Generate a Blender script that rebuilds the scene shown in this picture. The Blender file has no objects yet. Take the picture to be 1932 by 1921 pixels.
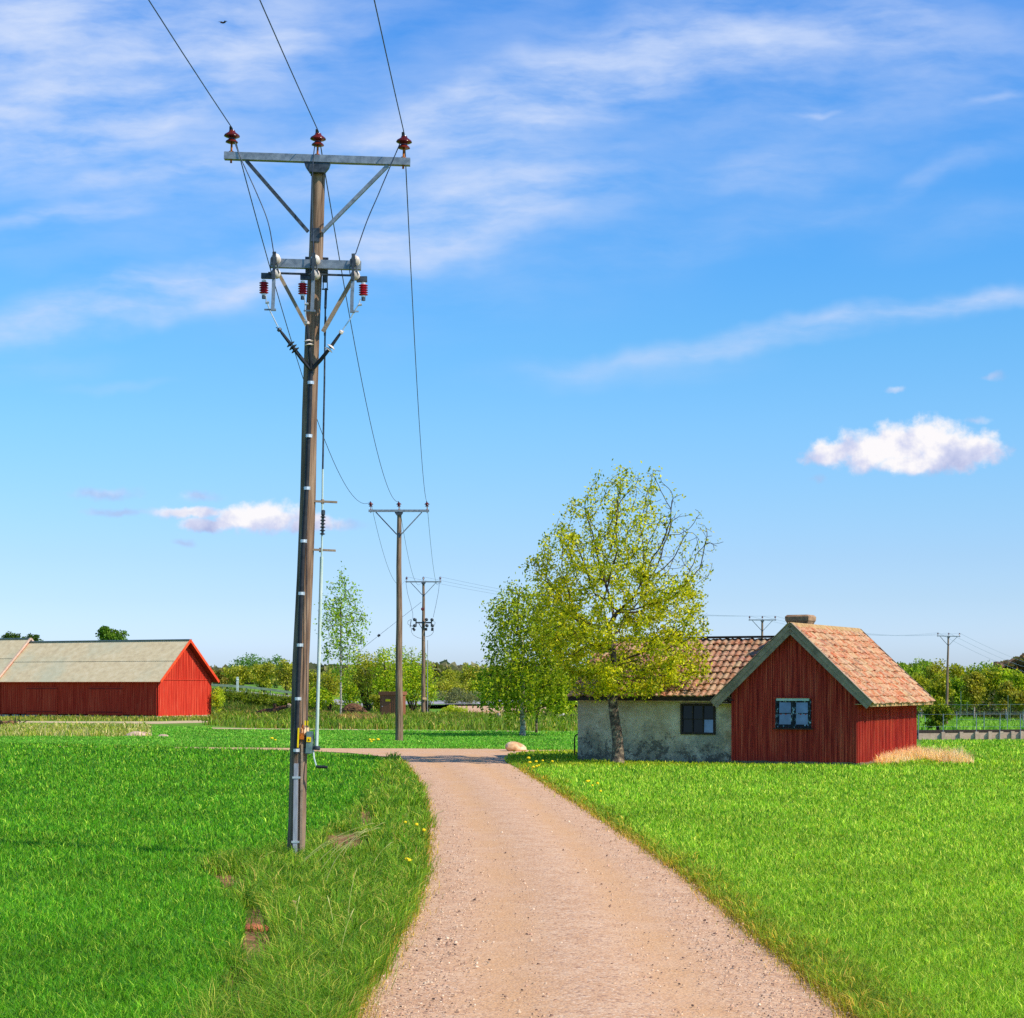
import bpy, math, random
import numpy as np
from mathutils import Vector, Matrix
random.seed(7); rng = np.random.default_rng(11)
SC = bpy.context.scene; COL = SC.collection
R = math.radians
# ------------------------------------------------------------------ camera (survey units: u,v on a 1932 x 1921 frame)
FPX, CU, HV, CH = 3600.0, 966.0, 1290.0, 2.64
cam = bpy.data.cameras.new('camera'); co = bpy.data.objects.new('camera', cam); COL.objects.link(co)
co.location = (0, 0, CH); co.rotation_euler = (R(90), 0, 0)
cam.sensor_fit = 'HORIZONTAL'; cam.sensor_width = 36; cam.lens = 36 * FPX / 1932
cam.shift_y = (HV - 960.5) / 1932; cam.clip_end = 5000; cam.clip_start = 0.1
SC.camera = co
SC.view_settings.view_transform = 'Standard'; SC.view_settings.look = 'None'
SC.view_settings.exposure = 0.35; SC.view_settings.gamma = 1
try:
    SC.cycles.use_denoising = False
    SC.cycles.max_bounces = 6; SC.cycles.transparent_max_bounces = 6
    SC.cycles.transmission_bounces = 4; SC.cycles.use_adaptive_sampling = False
except Exception: pass
SUN_AZ, SUN_EL = 27.4, 43.0      # azimuth measured clockwise from +X, behind the viewer's right
# ------------------------------------------------------------------ world
W = bpy.data.worlds.new("World"); SC.world = W; W.use_nodes = True
wt = W.node_tree; wt.nodes.clear()
class NG:
    def __init__(s, t): s.t = t; s.n = t.nodes; s.l = t.links
    def new(s, ty, **k):
        n = s.n.new(ty)
        for a, b in k.items(): setattr(n, a, b)
        return n
    def put(s, sock, v):
        if hasattr(v, 'is_output') or isinstance(v, bpy.types.NodeSocket): s.l.new(v, sock)
        else: sock.default_value = v
    def m(s, op, a, b=0.0, c=None, clamp=False):
        n = s.new('ShaderNodeMath', operation=op); n.use_clamp = clamp
        s.put(n.inputs[0], a); s.put(n.inputs[1], b)
        if c is not None: s.put(n.inputs[2], c)
        return n.outputs[0]
    def vm(s, op, a, b=(0, 0, 0), sc=None):
        n = s.new('ShaderNodeVectorMath', operation=op); s.put(n.inputs[0], a); s.put(n.inputs[1], b)
        if sc is not None: s.put(n.inputs['Scale'], sc)
        return n.outputs['Value'] if op == 'LENGTH' else n.outputs[0]
    def mapr(s, x, a, b, c=0.0, d=1.0, smooth=True):
        n = s.new('ShaderNodeMapRange', interpolation_type='SMOOTHSTEP' if smooth else 'LINEAR')
        s.put(n.inputs[0], x)
        for i, v in enumerate((a, b, c, d)): s.put(n.inputs[i + 1], v)
        return n.outputs[0]
    def noise(s, vec, scale, detail=5, rough=.55, dist=0.0, color=False):
        n = s.new('ShaderNodeTexNoise'); s.put(n.inputs['Vector'], vec)
        n.inputs['Scale'].default_value = scale; n.inputs['Detail'].default_value = detail
        n.inputs['Roughness'].default_value = rough; n.inputs['Distortion'].default_value = dist
        return n.outputs['Color'] if color else n.outputs['Fac']
    def mapping(s, vec, loc=(0, 0, 0), rot=(0, 0, 0), sc=(1, 1, 1), ty='POINT'):
        n = s.new('ShaderNodeMapping', vector_type=ty); s.put(n.inputs[0], vec)
        n.inputs[1].default_value = loc; n.inputs[2].default_value = rot; n.inputs[3].default_value = sc
        return n.outputs[0]
    def ramp(s, f, stops):
        n = s.new('ShaderNodeValToRGB'); s.put(n.inputs[0], f); e = n.color_ramp.elements
        while len(e) < len(stops): e.new(0.5)
        for i, (p, c) in enumerate(stops): e[i].position = p; e[i].color = (*c[:3], 1)
        return n.outputs[0]
    def mix(s, f, a, b, mode='MIX'):
        n = s.new('ShaderNodeMix', data_type='RGBA', blend_type=mode); n.clamp_factor = True
        s.put(n.inputs[0], f)
        for k, v in ((6, a), (7, b)):
            if isinstance(v, tuple): v = (*v[:3], 1)
            s.put(n.inputs[k], v)
        return n.outputs[2]
def s2l(r, g, b):
    f = lambda c: (c / 255 / 12.92) if c / 255 <= .04045 else ((c / 255 + .055) / 1.055) ** 2.4
    return (f(r), f(g), f(b))
g = NG(wt)
sky = g.new('ShaderNodeTexSky', sky_type='NISHITA', sun_disc=False)
sky.sun_elevation = R(SUN_EL); sky.sun_rotation = R(90 + SUN_AZ)
sky.air_density = 1.0; sky.dust_density = 0.6; sky.ozone_density = 2.5; sky.altitude = 50
tc = g.new('ShaderNodeTexCoord'); d = tc.outputs['Generated']
sep = g.new('ShaderNodeSeparateXYZ'); g.put(sep.inputs[0], d)
yy = g.m('MAXIMUM', sep.outputs[1], 0.05)
px = g.m('MULTIPLY', g.m('DIVIDE', sep.outputs[0], yy), FPX); py = g.m('MULTIPLY', g.m('DIVIDE', sep.outputs[2], yy), FPX)
cmb = g.new('ShaderNodeCombineXYZ'); g.put(cmb.inputs[0], px); g.put(cmb.inputs[1], py); pp = cmb.outputs[0]
fwd = g.mapr(sep.outputs[1], 0.15, 0.4)
GR = [(0, (.945, 1.17, 1.8)), (.022, (.945, 1.17, 1.8)), (.044, (.824, 1.04, 1.52)), (.065, (.775, 1.0, 1.41)), (.092, (.732, 1.03, 1.37)), (.132, (.66, 1.08, 1.40)), (.172, (.56, 1.09, 1.43)), (.215, (.46, 1.07, 1.53)), (.26, (.42, 1.07, 1.62)), (.33, (.35, 1.02, 1.70)), (.5, (.24, .75, 1.35)), (1, (.26, .62, 1.05))]
grade = g.vm('SCALE', g.ramp(sep.outputs[2], [(p, tuple(x / 2 for x in c)) for p, c in GR]), sc=2.0)
skyc = g.mix(1.0, sky.outputs[0], grade, 'MULTIPLY')
wn = g.vm('SUBTRACT', g.noise(pp, 0.004, 4, color=True), (.5, .5, .5))
pw = g.vm('MULTIPLY', g.vm('ADD', pp, g.vm('SCALE', wn, sc=110.0)), (1, 1, 0))
pw2 = g.vm('MULTIPLY', g.vm('ADD', pp, g.vm('SCALE', wn, sc=60.0)), (1, 1, 0))
st = g.noise(g.mapping(pw2, rot=(0, 0, R(-15)), sc=(.30, 1, 1)), 0.011, 7, .58, .0)
st2 = g.noise(g.mapping(pw2, rot=(0, 0, R(-9)), sc=(.14, 1, 1)), 0.03, 6, .6)
cirrus = None
# (u, v, half length, half width, tilt deg, amount)
for (u, v, a, b, t, k) in [(120, 130, 560, 230, 12, 1.0), (420, 90, 420, 110, 14, .6), (20, 20, 360, 150, 8, .5), (150, 250, 330, 70, 16, .45),
        (780, 250, 420, 95, 18, .6), (1080, 160, 560, 120, 22, 1.0), (1400, 90, 420, 90, 10, .55), (900, 390, 380, 110, 12, .95), (640, 480, 380, 70, 14, .6),
        (140, 590, 430, 62, 12, 1.0), (420, 520, 330, 60, 14, .6), (80, 405, 200, 24, 8, .55), (200, 410, 120, 16, 10, .3), (280, 320, 300, 30, 8, .3),
        (1640, 600, 420, 38, 9, .85), (1880, 560, 170, 28, 5, .6), (1280, 655, 330, 30, 11, .5), (1150, 700, 330, 40, 4, .3),
        (1780, 320, 260, 34, 16, .32), (1540, 200, 60, 8, 8, .5), (1890, 178, 90, 14, 12, .45), (1750, 60, 320, 90, -10, .35), (1450, 320, 230, 60, 8, .4),
        (200, 720, 150, 16, 6, .22), (60, 690, 200, 40, 6, .22), (1000, 100, 1500, 420, 8, .30), (300, 300, 620, 300, 10, .3), (900, 480, 700, 200, 12, .22), (1650, 170, 560, 170, 4, .32), (1480, 420, 420, 60, 12, .22), (330, 330, 300, 60, 14, .3), (1850, 420, 300, 60, 10, .22)]:
    q = g.mapping(pw, loc=(u - CU, HV - v, 0), rot=(0, 0, R(t)), sc=(a, b, 1), ty='TEXTURE')
    e = g.m('MULTIPLY', g.mapr(g.vm('LENGTH', q), 0.0, 1.15, 1.0, 0.0), k)
    cirrus = e if cirrus is None else g.m('ADD', cirrus, e)
cirrus = g.m('MINIMUM', cirrus, 1.08)
tex = g.m('ADD', g.m('MULTIPLY', g.mapr(st, .20, .78), .95), g.m('MULTIPLY', g.mapr(st2, .25, .8), .16))
ci = g.m('MULTIPLY', g.m('MULTIPLY', cirrus, tex), fwd, clamp=True)
ci = g.m('MULTIPLY', ci, 0.92)
CIR = s2l(206, 222, 252)
skyc = g.mix(ci, skyc, tuple(7.9 * c for c in CIR))
# small fair weather clouds
cn = g.noise(pp, 0.022, 7, .62); cn2 = g.noise(pp, 0.013, 5, .55)
pc = g.vm('ADD', pp, g.vm('SCALE', g.vm('SUBTRACT', g.noise(pp, 0.02, 5, color=True), (.5, .5, .5)), sc=30.0)); pc = g.vm('MULTIPLY', pc, (1, 1, 0))
colr = [(.38, s2l(186, 196, 232)), (.55, s2l(222, 224, 245)), (.72, s2l(255, 252, 252))]
def puffs(lst, lo, hi, amt, skyc, vc, hh, bias=.5):
    tot = None
    for (u, v, a, b) in lst:
        q = g.mapping(pc, loc=(u - CU, HV - v, 0), sc=(a, b, 1), ty='TEXTURE')
        e = g.mapr(g.vm('LENGTH', q), 0.0, 1.5, 1.0, 0.0, False)
        tot = e if tot is None else g.m('MAXIMUM', tot, e)
    dens = g.m('ADD', tot, g.m('MULTIPLY', g.m('SUBTRACT', cn, .5), .95))
    mask = g.m('MULTIPLY', g.m('MULTIPLY', g.mapr(dens, lo, hi), amt), fwd)
    ht = g.m('MULTIPLY', g.m('SUBTRACT', py, HV - vc), .5 / hh)
    f = g.m('ADD', g.m('ADD', bias, g.m('MULTIPLY', ht, .35)), g.m('MULTIPLY', g.m('SUBTRACT', cn2, .5), 1.6))
    cc = g.ramp(f, [(.12, s2l(176, 186, 226)), (.40, s2l(214, 217, 242)), (.62, s2l(255, 251, 252))])
    return g.mix(mask, skyc, g.vm('SCALE', cc, sc=7.9))
skyc = puffs([(1570, 856, 70, 32), (1640, 850, 90, 44), (1700, 842, 90, 48), (1760, 834, 95, 54), (1790, 860, 95, 38), (1840, 848, 70, 40), (1720, 874, 120, 26)], .30, .72, .97, skyc, 850, 45, .52)
skyc = puffs([(500, 976, 100, 34), (460, 982, 100, 28), (410, 990, 80, 18), (590, 985, 60, 22), (370, 968, 70, 14)], .30, .72, .95, skyc, 978, 26, .50)
skyc = puffs([(380, 936, 46, 15), (195, 932, 80, 15), (225, 968, 80, 10), (320, 968, 60, 13), (345, 1026, 26, 9)], .25, .95, .55, skyc, 945, 60, .25)
skyc = puffs([(1543, 904, 22, 9), (1690, 731, 24, 7), (1845, 793, 30, 10), (1874, 711, 28, 11), (640, 992, 70, 14)], .3, 1.0, .45, skyc, 850, 200, .25)
bg = g.new('ShaderNodeBackground'); g.put(bg.inputs[0], skyc); bg.inputs[1].default_value = 0.10
wo = g.new('ShaderNodeOutputWorld'); g.l.new(bg.outputs[0], wo.inputs[0])
# ------------------------------------------------------------------ sun
sl = bpy.data.lights.new('sun', 'SUN'); sl.energy = 4.0; sl.angle = R(0.5); sl.color = (1.0, .91, .76)
so = bpy.data.objects.new('sun', sl); COL.objects.link(so)
sd = Vector((math.cos(R(SUN_AZ)) * math.cos(R(SUN_EL)), -math.sin(R(SUN_AZ)) * math.cos(R(SUN_EL)), math.sin(R(SUN_EL))))
so.rotation_euler = sd.to_track_quat('Z', 'Y').to_euler(); so.location = sd * 50
# ------------------------------------------------------------------ survey helpers
def P(u, v, Y): return Vector(((u - CU) / FPX * Y, Y, CH + (HV - v) / FPX * Y))
def G(u, v): return Vector(((u - CU) / (v - HV) * CH, CH * FPX / (v - HV), 0))
def ss(x, a, b):
    t = np.clip((x - a) / (b - a), 0, 1); return t * t * (3 - 2 * t)
def terr(x, y):
    x = np.asarray(x, float); y = np.asarray(y, float)
    fall = -2.4 * ss(y, 98, 200) - .9 * ss(y, 200, 420)
    right = fall * ss(x - 0.02 * y, 8, 22)
    bank = np.clip(1.9 - (x + 29.4) * .125, 0, 2.6) * ss(y, 164, 184)
    back = -1.0 * ss(y, 230, 420) * (1 - ss(x, 8, 22))
    return right + bank + back
def T(u, Y):
    x = (u - CU) / FPX * Y; return Vector((x, Y, float(terr(x, Y))))
# ------------------------------------------------------------------ mesh helpers
class MB:
    def __init__(s): s.v = []; s.f = []; s.mi = []; s.k = 0; s.col = []
    def add(s, vs, fs, c=None):
        o = len(s.v); s.v += [tuple(p) for p in vs]; s.f += [tuple(o + i for i in f) for f in fs]; s.mi += [s.k] * len(fs)
        if c is not None: s.col += [c] * len(vs)
        return s
    def box(s, c, sz, rot=None):
        c = Vector(c); M = rot or Matrix.Identity(3); hx, hy, hz = [a / 2 for a in sz]
        vs = [c + M @ Vector((x * hx, y * hy, z * hz)) for x in (-1, 1) for y in (-1, 1) for z in (-1, 1)]
        return s.add(vs, [(0, 1, 3, 2), (4, 6, 7, 5), (0, 4, 5, 1), (2, 3, 7, 6), (0, 2, 6, 4), (1, 5, 7, 3)])
    def bar(s, a, b, w, h, up=(0, 0, 1)):
        a = Vector(a); b = Vector(b); d = (b - a); L = d.length; d.normalize(); up = Vector(up)
        sx = d.cross(up)
        if sx.length < 1e-4: sx = d.cross(Vector((0, 1, 0)))
        sx.normalize(); u2 = sx.cross(d)
        M = Matrix((sx, d, u2)).transposed()
        return s.box((a + b) / 2, (w, L, h), M)
    def tube(s, pts, r, n=6, cap=True):
        pts = [Vector(p) for p in pts]; rs = r if isinstance(r, (list, tuple)) else [r] * len(pts); vs = []
        for i, p in enumerate(pts):
            d = (pts[min(i + 1, len(pts) - 1)] - pts[max(i - 1, 0)]).normalized()
            a = d.cross(Vector((0.13, 1, 0.07))); a = a if a.length > .1 else d.cross(Vector((1, 0, 0))); a.normalize(); b = d.cross(a)
            vs += [p + (a * math.cos(2 * math.pi * j / n) + b * math.sin(2 * math.pi * j / n)) * rs[i] for j in range(n)]
        fs = [(i * n + j, i * n + (j + 1) % n, (i + 1) * n + (j + 1) % n, (i + 1) * n + j) for i in range(len(pts) - 1) for j in range(n)]
        if cap: fs += [tuple(range(n))[::-1], tuple((len(pts) - 1) * n + j for j in range(n))]
        return s.add(vs, fs)
    def lathe(s, prof, o, ax=(0, 0, 1), n=14):
        o = Vector(o); ax = Vector(ax).normalized(); q = Vector((0, 0, 1)).rotation_difference(ax).to_matrix(); vs = []
        for r, z in prof: vs += [o + q @ Vector((r * math.cos(2 * math.pi * j / n), r * math.sin(2 * math.pi * j / n), z)) for j in range(n)]
        m = len(prof)
        fs = [(i * n + j, i * n + (j + 1) % n, (i + 1) * n + (j + 1) % n, (i + 1) * n + j) for i in range(m - 1) for j in range(n)]
        fs += [tuple(range(n))[::-1], tuple((m - 1) * n + j for j in range(n))]
        return s.add(vs, fs)
    def prism(s, poly, ext):
        ext = Vector(ext); n = len(poly); vs = [Vector(p) for p in poly] + [Vector(p) + ext for p in poly]
        return s.add(vs, [tuple(range(n))[::-1], tuple(range(n, 2 * n))] + [(i, (i + 1) % n, n + (i + 1) % n, n + i) for i in range(n)])
def obj(name, mb, mats, parent=None, smooth=False, recalc=True):
    me = bpy.data.meshes.new(name); me.from_pydata(mb.v, [], mb.f)
    if mb.col:
        at = me.attributes.new('col', 'FLOAT_COLOR', 'POINT')
        at.data.foreach_set('color', np.array([(*c[:3], 1) for c in mb.col], 'f').ravel())
    for m in (mats if isinstance(mats, (list, tuple)) else [mats]): me.materials.append(m)
    if any(mb.mi): me.polygons.foreach_set('material_index', mb.mi)
    if recalc:
        import bmesh
        b = bmesh.new(); b.from_mesh(me); bmesh.ops.recalc_face_normals(b, faces=b.faces); b.to_mesh(me); b.free()
    if smooth:
        me.polygons.foreach_set('use_smooth', [True] * len(me.polygons))
        try: me.set_sharp_from_angle(angle=R(40))
        except Exception: pass
    me.update()
    o = bpy.data.objects.new(name, me); COL.objects.link(o)
    if parent: o.parent = parent
    return o
def fast(name, V, tris, mat, parent=None, colors=None, smooth=False):
    V = np.asarray(V, 'f').reshape(-1, 3); tris = np.asarray(tris, 'i').reshape(-1, 3)
    me = bpy.data.meshes.new(name); me.vertices.add(len(V)); me.vertices.foreach_set('co', V.ravel())
    me.loops.add(tris.size); me.loops.foreach_set('vertex_index', tris.ravel())
    me.polygons.add(len(tris)); me.polygons.foreach_set('loop_start', np.arange(0, tris.size, 3, dtype='i'))
    try: me.polygons.foreach_set('loop_total', np.full(len(tris), 3, 'i'))
    except Exception: pass
    if smooth: me.polygons.foreach_set('use_smooth', np.ones(len(tris), bool))
    me.update(calc_edges=True)
    if colors is not None:
        at = me.attributes.new('col', 'FLOAT_COLOR', 'POINT')
        c4 = np.ones((len(V), 4), 'f'); c4[:, :3] = colors; at.data.foreach_set('color', c4.ravel())
    me.materials.append(mat)
    o = bpy.data.objects.new(name, me); COL.objects.link(o)
    if parent: o.parent = parent
    return o
def tag(o, label, cat, group=None, kind=None):
    o['label'] = label; o['category'] = cat
    if group: o['group'] = group
    if kind: o['kind'] = kind
    return o
def struct(o): o['kind'] = 'structure'; return o
def thing(name, loc, label, cat, group=None, rz=0.0, rot=None):
    o = bpy.data.objects.new(name, None); COL.objects.link(o); o.location = loc
    o.rotation_euler = rot if rot else (0, 0, rz); o.empty_display_size = .3
    return tag(o, label, cat, group)
# ------------------------------------------------------------------ materials
def mat0(name):
    m = bpy.data.materials.new(name); m.use_nodes = True; t = NG(m.node_tree)
    b = m.node_tree.nodes['Principled BSDF']; return m, t, b
def pmat(name, stops, scale=5, stretch=(1, 1, 1), rough=.8, bump=.0, bscale=None, metal=0, spec=.3, detail=7, dist=.2, extra=None):
    """stops: list of (pos, colour) on a noise"""
    m, t, b = mat0(name); tc = t.new('ShaderNodeTexCoord')
    v = t.mapping(tc.outputs['Object'], sc=stretch)
    if len(stops) == 1: b.inputs['Base Color'].default_value = (*stops[0][1], 1)
    else:
        c = t.ramp(t.noise(v, scale, detail, .6, dist), stops)
        if extra:   # second, larger variation: (scale, colour, lo, hi, amount)
            for (sc2, c2, lo, hi, am, str2) in extra:
                f = t.mapr(t.noise(t.mapping(tc.outputs['Object'], sc=str2), sc2, 6, .6), lo, hi, 0, am)
                c = t.mix(f, c, c2)
        t.put(b.inputs['Base Color'], c)
    b.inputs['Roughness'].default_value = rough; b.inputs['Metallic'].default_value = metal
    b.inputs['Specular IOR Level'].default_value = spec
    if bump:
        bn = t.new('ShaderNodeBump'); bn.inputs['Strength'].default_value = bump; bn.inputs['Distance'].default_value = .03
        t.put(bn.inputs['Height'], t.noise(v, bscale or scale * 2, 6, .65)); t.put(b.inputs['Normal'], bn.outputs[0])
    return m
def leafmat(name, trans=.35, rough=.55, tint=(1, 1, 1)):
    m, t, b = mat0(name); a = t.new('ShaderNodeAttribute'); a.attribute_name = 'col'
    c = t.mix(1.0, a.outputs['Color'], tint, 'MULTIPLY')
    t.put(b.inputs['Base Color'], c); b.inputs['Roughness'].default_value = rough; b.inputs['Specular IOR Level'].default_value = .25
    tr = t.new('ShaderNodeBsdfTranslucent'); t.put(tr.inputs[0], t.mix(1.0, c, (1.25, 1.2, .6), 'MULTIPLY'))
    mx = t.new('ShaderNodeMixShader'); mx.inputs[0].default_value = trans
    t.l.new(b.outputs[0], mx.inputs[1]); t.l.new(tr.outputs[0], mx.inputs[2])
    t.l.new(mx.outputs[0], m.node_tree.nodes['Material Output'].inputs[0]); return m
M = {}
M['grass'] = leafmat('grass', .42, tint=(2.1, 1.27, 1.2)); M['rough'] = leafmat('rough_grass', .35, tint=(1.1, 1.0, .8)); M['straw'] = leafmat('straw_grass', .45, tint=(1.15, 1.05, .95)); M['leaf'] = leafmat('leaf', .5, tint=(1.42, 1.28, 1.0))
M['polewood'] = pmat('pole_wood', [(.30, s2l(70, 52, 42)), (.48, s2l(128, 102, 82)), (.62, s2l(160, 134, 110)), (.75, s2l(96, 76, 62))], 7, (3, 3, .16), .85, .5, 14,
    extra=[(9, s2l(28, 20, 16), .64, .68, .9, (3.2, 3.2, .05)), (2, s2l(178, 140, 70), .62, .72, .45, (1, 1, .3))])
M['steel'] = pmat('galvanised_steel', [(.35, s2l(120, 128, 136)), (.65, s2l(158, 164, 170))], 12, rough=.5, metal=.55, bump=.05)
M['darksteel'] = pmat('dark_steel', [(.35, s2l(52, 58, 66)), (.65, s2l(88, 94, 100))], 14, rough=.5, metal=.5)
M['bright'] = pmat('bright_steel', [(.35, s2l(190, 198, 205)), (.65, s2l(225, 228, 230))], 14, rough=.35, metal=.5)
M['black'] = pmat('black_rubber', [(.35, (.012, .014, .018)), (.65, (.03, .032, .04))], 9, rough=.55)
M['porc'] = pmat('brown_porcelain', [(.4, s2l(78, 22, 16)), (.6, s2l(112, 36, 24))], 6, rough=.15, spec=.6)
M['redsil'] = pmat('red_silicone', [(.4, s2l(150, 14, 30)), (.6, s2l(185, 24, 40))], 6, rough=.35)
M['cream'] = pmat('cream_porcelain', [(.4, s2l(205, 188, 176)), (.6, s2l(235, 222, 210))], 6, rough=.35)
M['wire'] = pmat('conductor', [(.4, s2l(46, 56, 70)), (.6, s2l(70, 80, 95))], 5, rough=.5, metal=.3)
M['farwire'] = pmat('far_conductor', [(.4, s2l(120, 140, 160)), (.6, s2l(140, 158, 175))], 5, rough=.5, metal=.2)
M['yellow'] = pmat('yellow_paint', [(.4, s2l(246, 206, 10)), (.6, s2l(255, 226, 20))], 8, rough=.5)
M['ply'] = pmat('bare_wood_plate', [(.4, s2l(226, 176, 128)), (.6, s2l(245, 205, 160))], 8, (1, 1, .2))
M['rust'] = pmat('rust', [(.4, s2l(120, 60, 24)), (.6, s2l(196, 112, 40))], 18, rough=.9)
M['greenbox'] = pmat('grey_green_enamel', [(.4, s2l(92, 118, 118)), (.6, s2l(126, 150, 146))], 8, rough=.45)
M['conduit'] = pmat('zinc_conduit', [(.35, s2l(150, 150, 158)), (.65, s2l(186, 186, 192))], 5, (3, 3, .5), rough=.5, metal=.3, extra=[(5, s2l(170, 100, 40), .6, .7, .7, (5, 5, .4))])
RED1, RED2, RED3 = s2l(190, 58, 34), s2l(215, 72, 40), s2l(160, 44, 32)
M['barnred'] = pmat('faded_red_boards', [(.36, s2l(172, 34, 20)), (.5, s2l(206, 50, 28)), (.64, s2l(226, 86, 58))], 3.2, (5, 5, .12), .85, .25, 10,
    extra=[(1.2, s2l(235, 128, 96), .55, .8, .4, (4, 4, .5)), (10, s2l(120, 22, 16), .60, .68, .7, (5, 5, .04))])
M['housered'] = pmat('weathered_red_boards', [(.36, s2l(138, 32, 26)), (.5, s2l(186, 54, 38)), (.64, s2l(210, 92, 64))], 4, (5, 5, .15), .85, .3, 10,
    extra=[(1.0, s2l(150, 90, 80), .58, .8, .35, (4, 4, .6)), (12, s2l(90, 18, 16), .60, .68, .6, (5, 5, .05))])
M['trimred'] = pmat('red_trim', [(.4, s2l(228, 60, 30)), (.6, s2l(245, 90, 40))], 5, (1, 1, .4))
M['soffit'] = pmat('red_soffit', [(.4, s2l(130, 30, 26)), (.6, s2l(150, 40, 34))], 5)
M['greywood'] = pmat('grey_weathered_wood', [(.3, s2l(130, 112, 94)), (.55, s2l(164, 142, 120)), (.75, s2l(186, 160, 132))], 4, (1, 1, 1), .85, .3, 12,
    extra=[(6, s2l(70, 70, 68), .55, .7, .5, (1, 1, 4))])
M['brownwood'] = pmat('brown_wood', [(.3, s2l(150, 116, 74)), (.55, s2l(186, 150, 98)), (.75, s2l(205, 176, 128))], 5, (1, 1, 1), .85, .2)  # brown wood of ridge cap, eaves boards and roof underlay
M['darkwood'] = pmat('dark_wood', [(.3, s2l(34, 28, 26)), (.6, s2l(66, 54, 48))], 6, (2, 2, 2), .85, .2)
def tilemat(name, tint, rust):
    m, t, b = mat0(name); a = t.new('ShaderNodeAttribute'); a.attribute_name = 'col'; tc = t.new('ShaderNodeTexCoord')
    n1 = t.noise(t.mapping(tc.outputs['Object'], rot=(0, .74, .3), sc=(1, 1, 1)), 5, 9, .75); n2 = t.noise(tc.outputs['Object'], 13, 9, .78)
    c = t.mix(t.mapr(n1, .40, .62, 0, .8), a.outputs['Color'], tint)
    c = t.mix(t.mapr(t.noise(t.mapping(tc.outputs['Object'], loc=(5, 2, 1)), 1.6, 8, .7), .52, .62, 0, rust), c, s2l(194, 106, 54))
    c = t.mix(t.mapr(n2, .55, .63, 0, .85), c, s2l(86, 60, 44))
    t.put(b.inputs['Base Color'], c); b.inputs['Roughness'].default_value = .8
    bn = t.new('ShaderNodeBump'); bn.inputs['Strength'].default_value = .4; bn.inputs['Distance'].default_value = .02
    t.put(bn.inputs['Height'], n2); t.put(b.inputs['Normal'], bn.outputs[0]); return m
M['tileA'] = tilemat('lichened_clay_tile', s2l(214, 180, 138), .45); M['tileB'] = tilemat('clay_tile', s2l(190, 158, 128), .15)
M['fibre'] = pmat('fibre_cement', [(.35, s2l(200, 180, 142)), (.5, s2l(214, 194, 152)), (.65, s2l(222, 204, 166))], 2.2, (1, 1, 1), .85, .1,
    extra=[(.25, s2l(188, 190, 160), .45, .7, .6, (1, 1, 1))])
M['concrete'] = pmat('pinkish_concrete', [(.35, s2l(190, 158, 138)), (.65, s2l(215, 184, 160))], 4, rough=.9, bump=.2)
M['plinth'] = pmat('fieldstone', [(.35, s2l(96, 84, 68)), (.65, s2l(140, 122, 96))], 5, rough=.9, bump=.4)
M['stone'] = pmat('granite', [(.3, s2l(190, 140, 96)), (.5, s2l(226, 184, 138)), (.7, s2l(240, 212, 178))], 3.5, rough=.85, bump=.5, bscale=9, extra=[(2.5, s2l(150, 84, 40), .58, .66, .7, (1, 1, 1))])
M['chimney'] = pmat('rough_mortar', [(.3, s2l(128, 98, 78)), (.6, s2l(176, 140, 108)), (.75, s2l(192, 162, 130))], 5, rough=.9, bump=.6, bscale=14)
M['ridge'] = M['brownwood']
def plaster():
    m, t, b = mat0('old_plaster'); tc = t.new('ShaderNodeTexCoord'); o = tc.outputs['Object']
    c = t.ramp(t.noise(o, 1.4, 9, .65, .6), [(.3, s2l(172, 146, 112)), (.5, s2l(204, 182, 152)), (.7, s2l(228, 208, 182))])
    sp = t.new('ShaderNodeSeparateXYZ'); t.put(sp.inputs[0], o); z = sp.outputs[2]
    # flaked patches are denser near the foot of the wall (rising damp)
    k = t.m('ADD', t.noise(o, 1.5, 9, .62, .4), t.m('MULTIPLY', t.m('SUBTRACT', 1.0, z), .13))
    c = t.mix(t.mapr(k, .48, .64, 0, .65), c, s2l(128, 122, 108))
    k2 = t.m('ADD', t.noise(t.mapping(o, loc=(9, 3, 2)), 4.2, 12, .78, .2), t.m('MULTIPLY', t.m('SUBTRACT', .9, z), .09))
    c = t.mix(t.mapr(k2, .545, .60, 0, .8), c, s2l(84, 76, 68))
    c = t.mix(t.mapr(t.noise(t.mapping(o, loc=(2, 8, 1)), 9, 9, .75), .58, .64, 0, .7), c, s2l(232, 230, 208))
    t.put(b.inputs['Base Color'], c); b.inputs['Roughness'].default_value = .95
    bn = t.new('ShaderNodeBump'); bn.inputs['Strength'].default_value = .6; bn.inputs['Distance'].default_value = .03
    t.put(bn.inputs['Height'], t.noise(o, 4, 9, .7)); t.put(b.inputs['Normal'], bn.outputs[0]); return m
M['plaster'] = plaster()
def glassmat(name, base, metal, rough=.06):
    m, t, b = mat0(name); tc = t.new('ShaderNodeTexCoord')
    t.put(b.inputs['Base Color'], t.ramp(t.noise(tc.outputs['Object'], 2.5, 5, .6), [(.35, base), (.7, tuple(1.6 * x for x in base))]))
    b.inputs['Metallic'].default_value = metal; b.inputs['Roughness'].default_value = rough; b.inputs['Specular IOR Level'].default_value = .8
    bn = t.new('ShaderNodeBump'); bn.inputs['Strength'].default_value = .08; t.put(bn.inputs['Height'], t.noise(tc.outputs['Object'], 3, 2)); t.put(b.inputs['Normal'], bn.outputs[0]); return m
M['glass'] = glassmat('window_glass', s2l(78, 98, 114), .7); M['dglass'] = glassmat('dark_interior_pane', (.008, .009, .011), .0, .12)  # window glass colour carries reflected sky blue; dglass black stands for the dark interior
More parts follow.
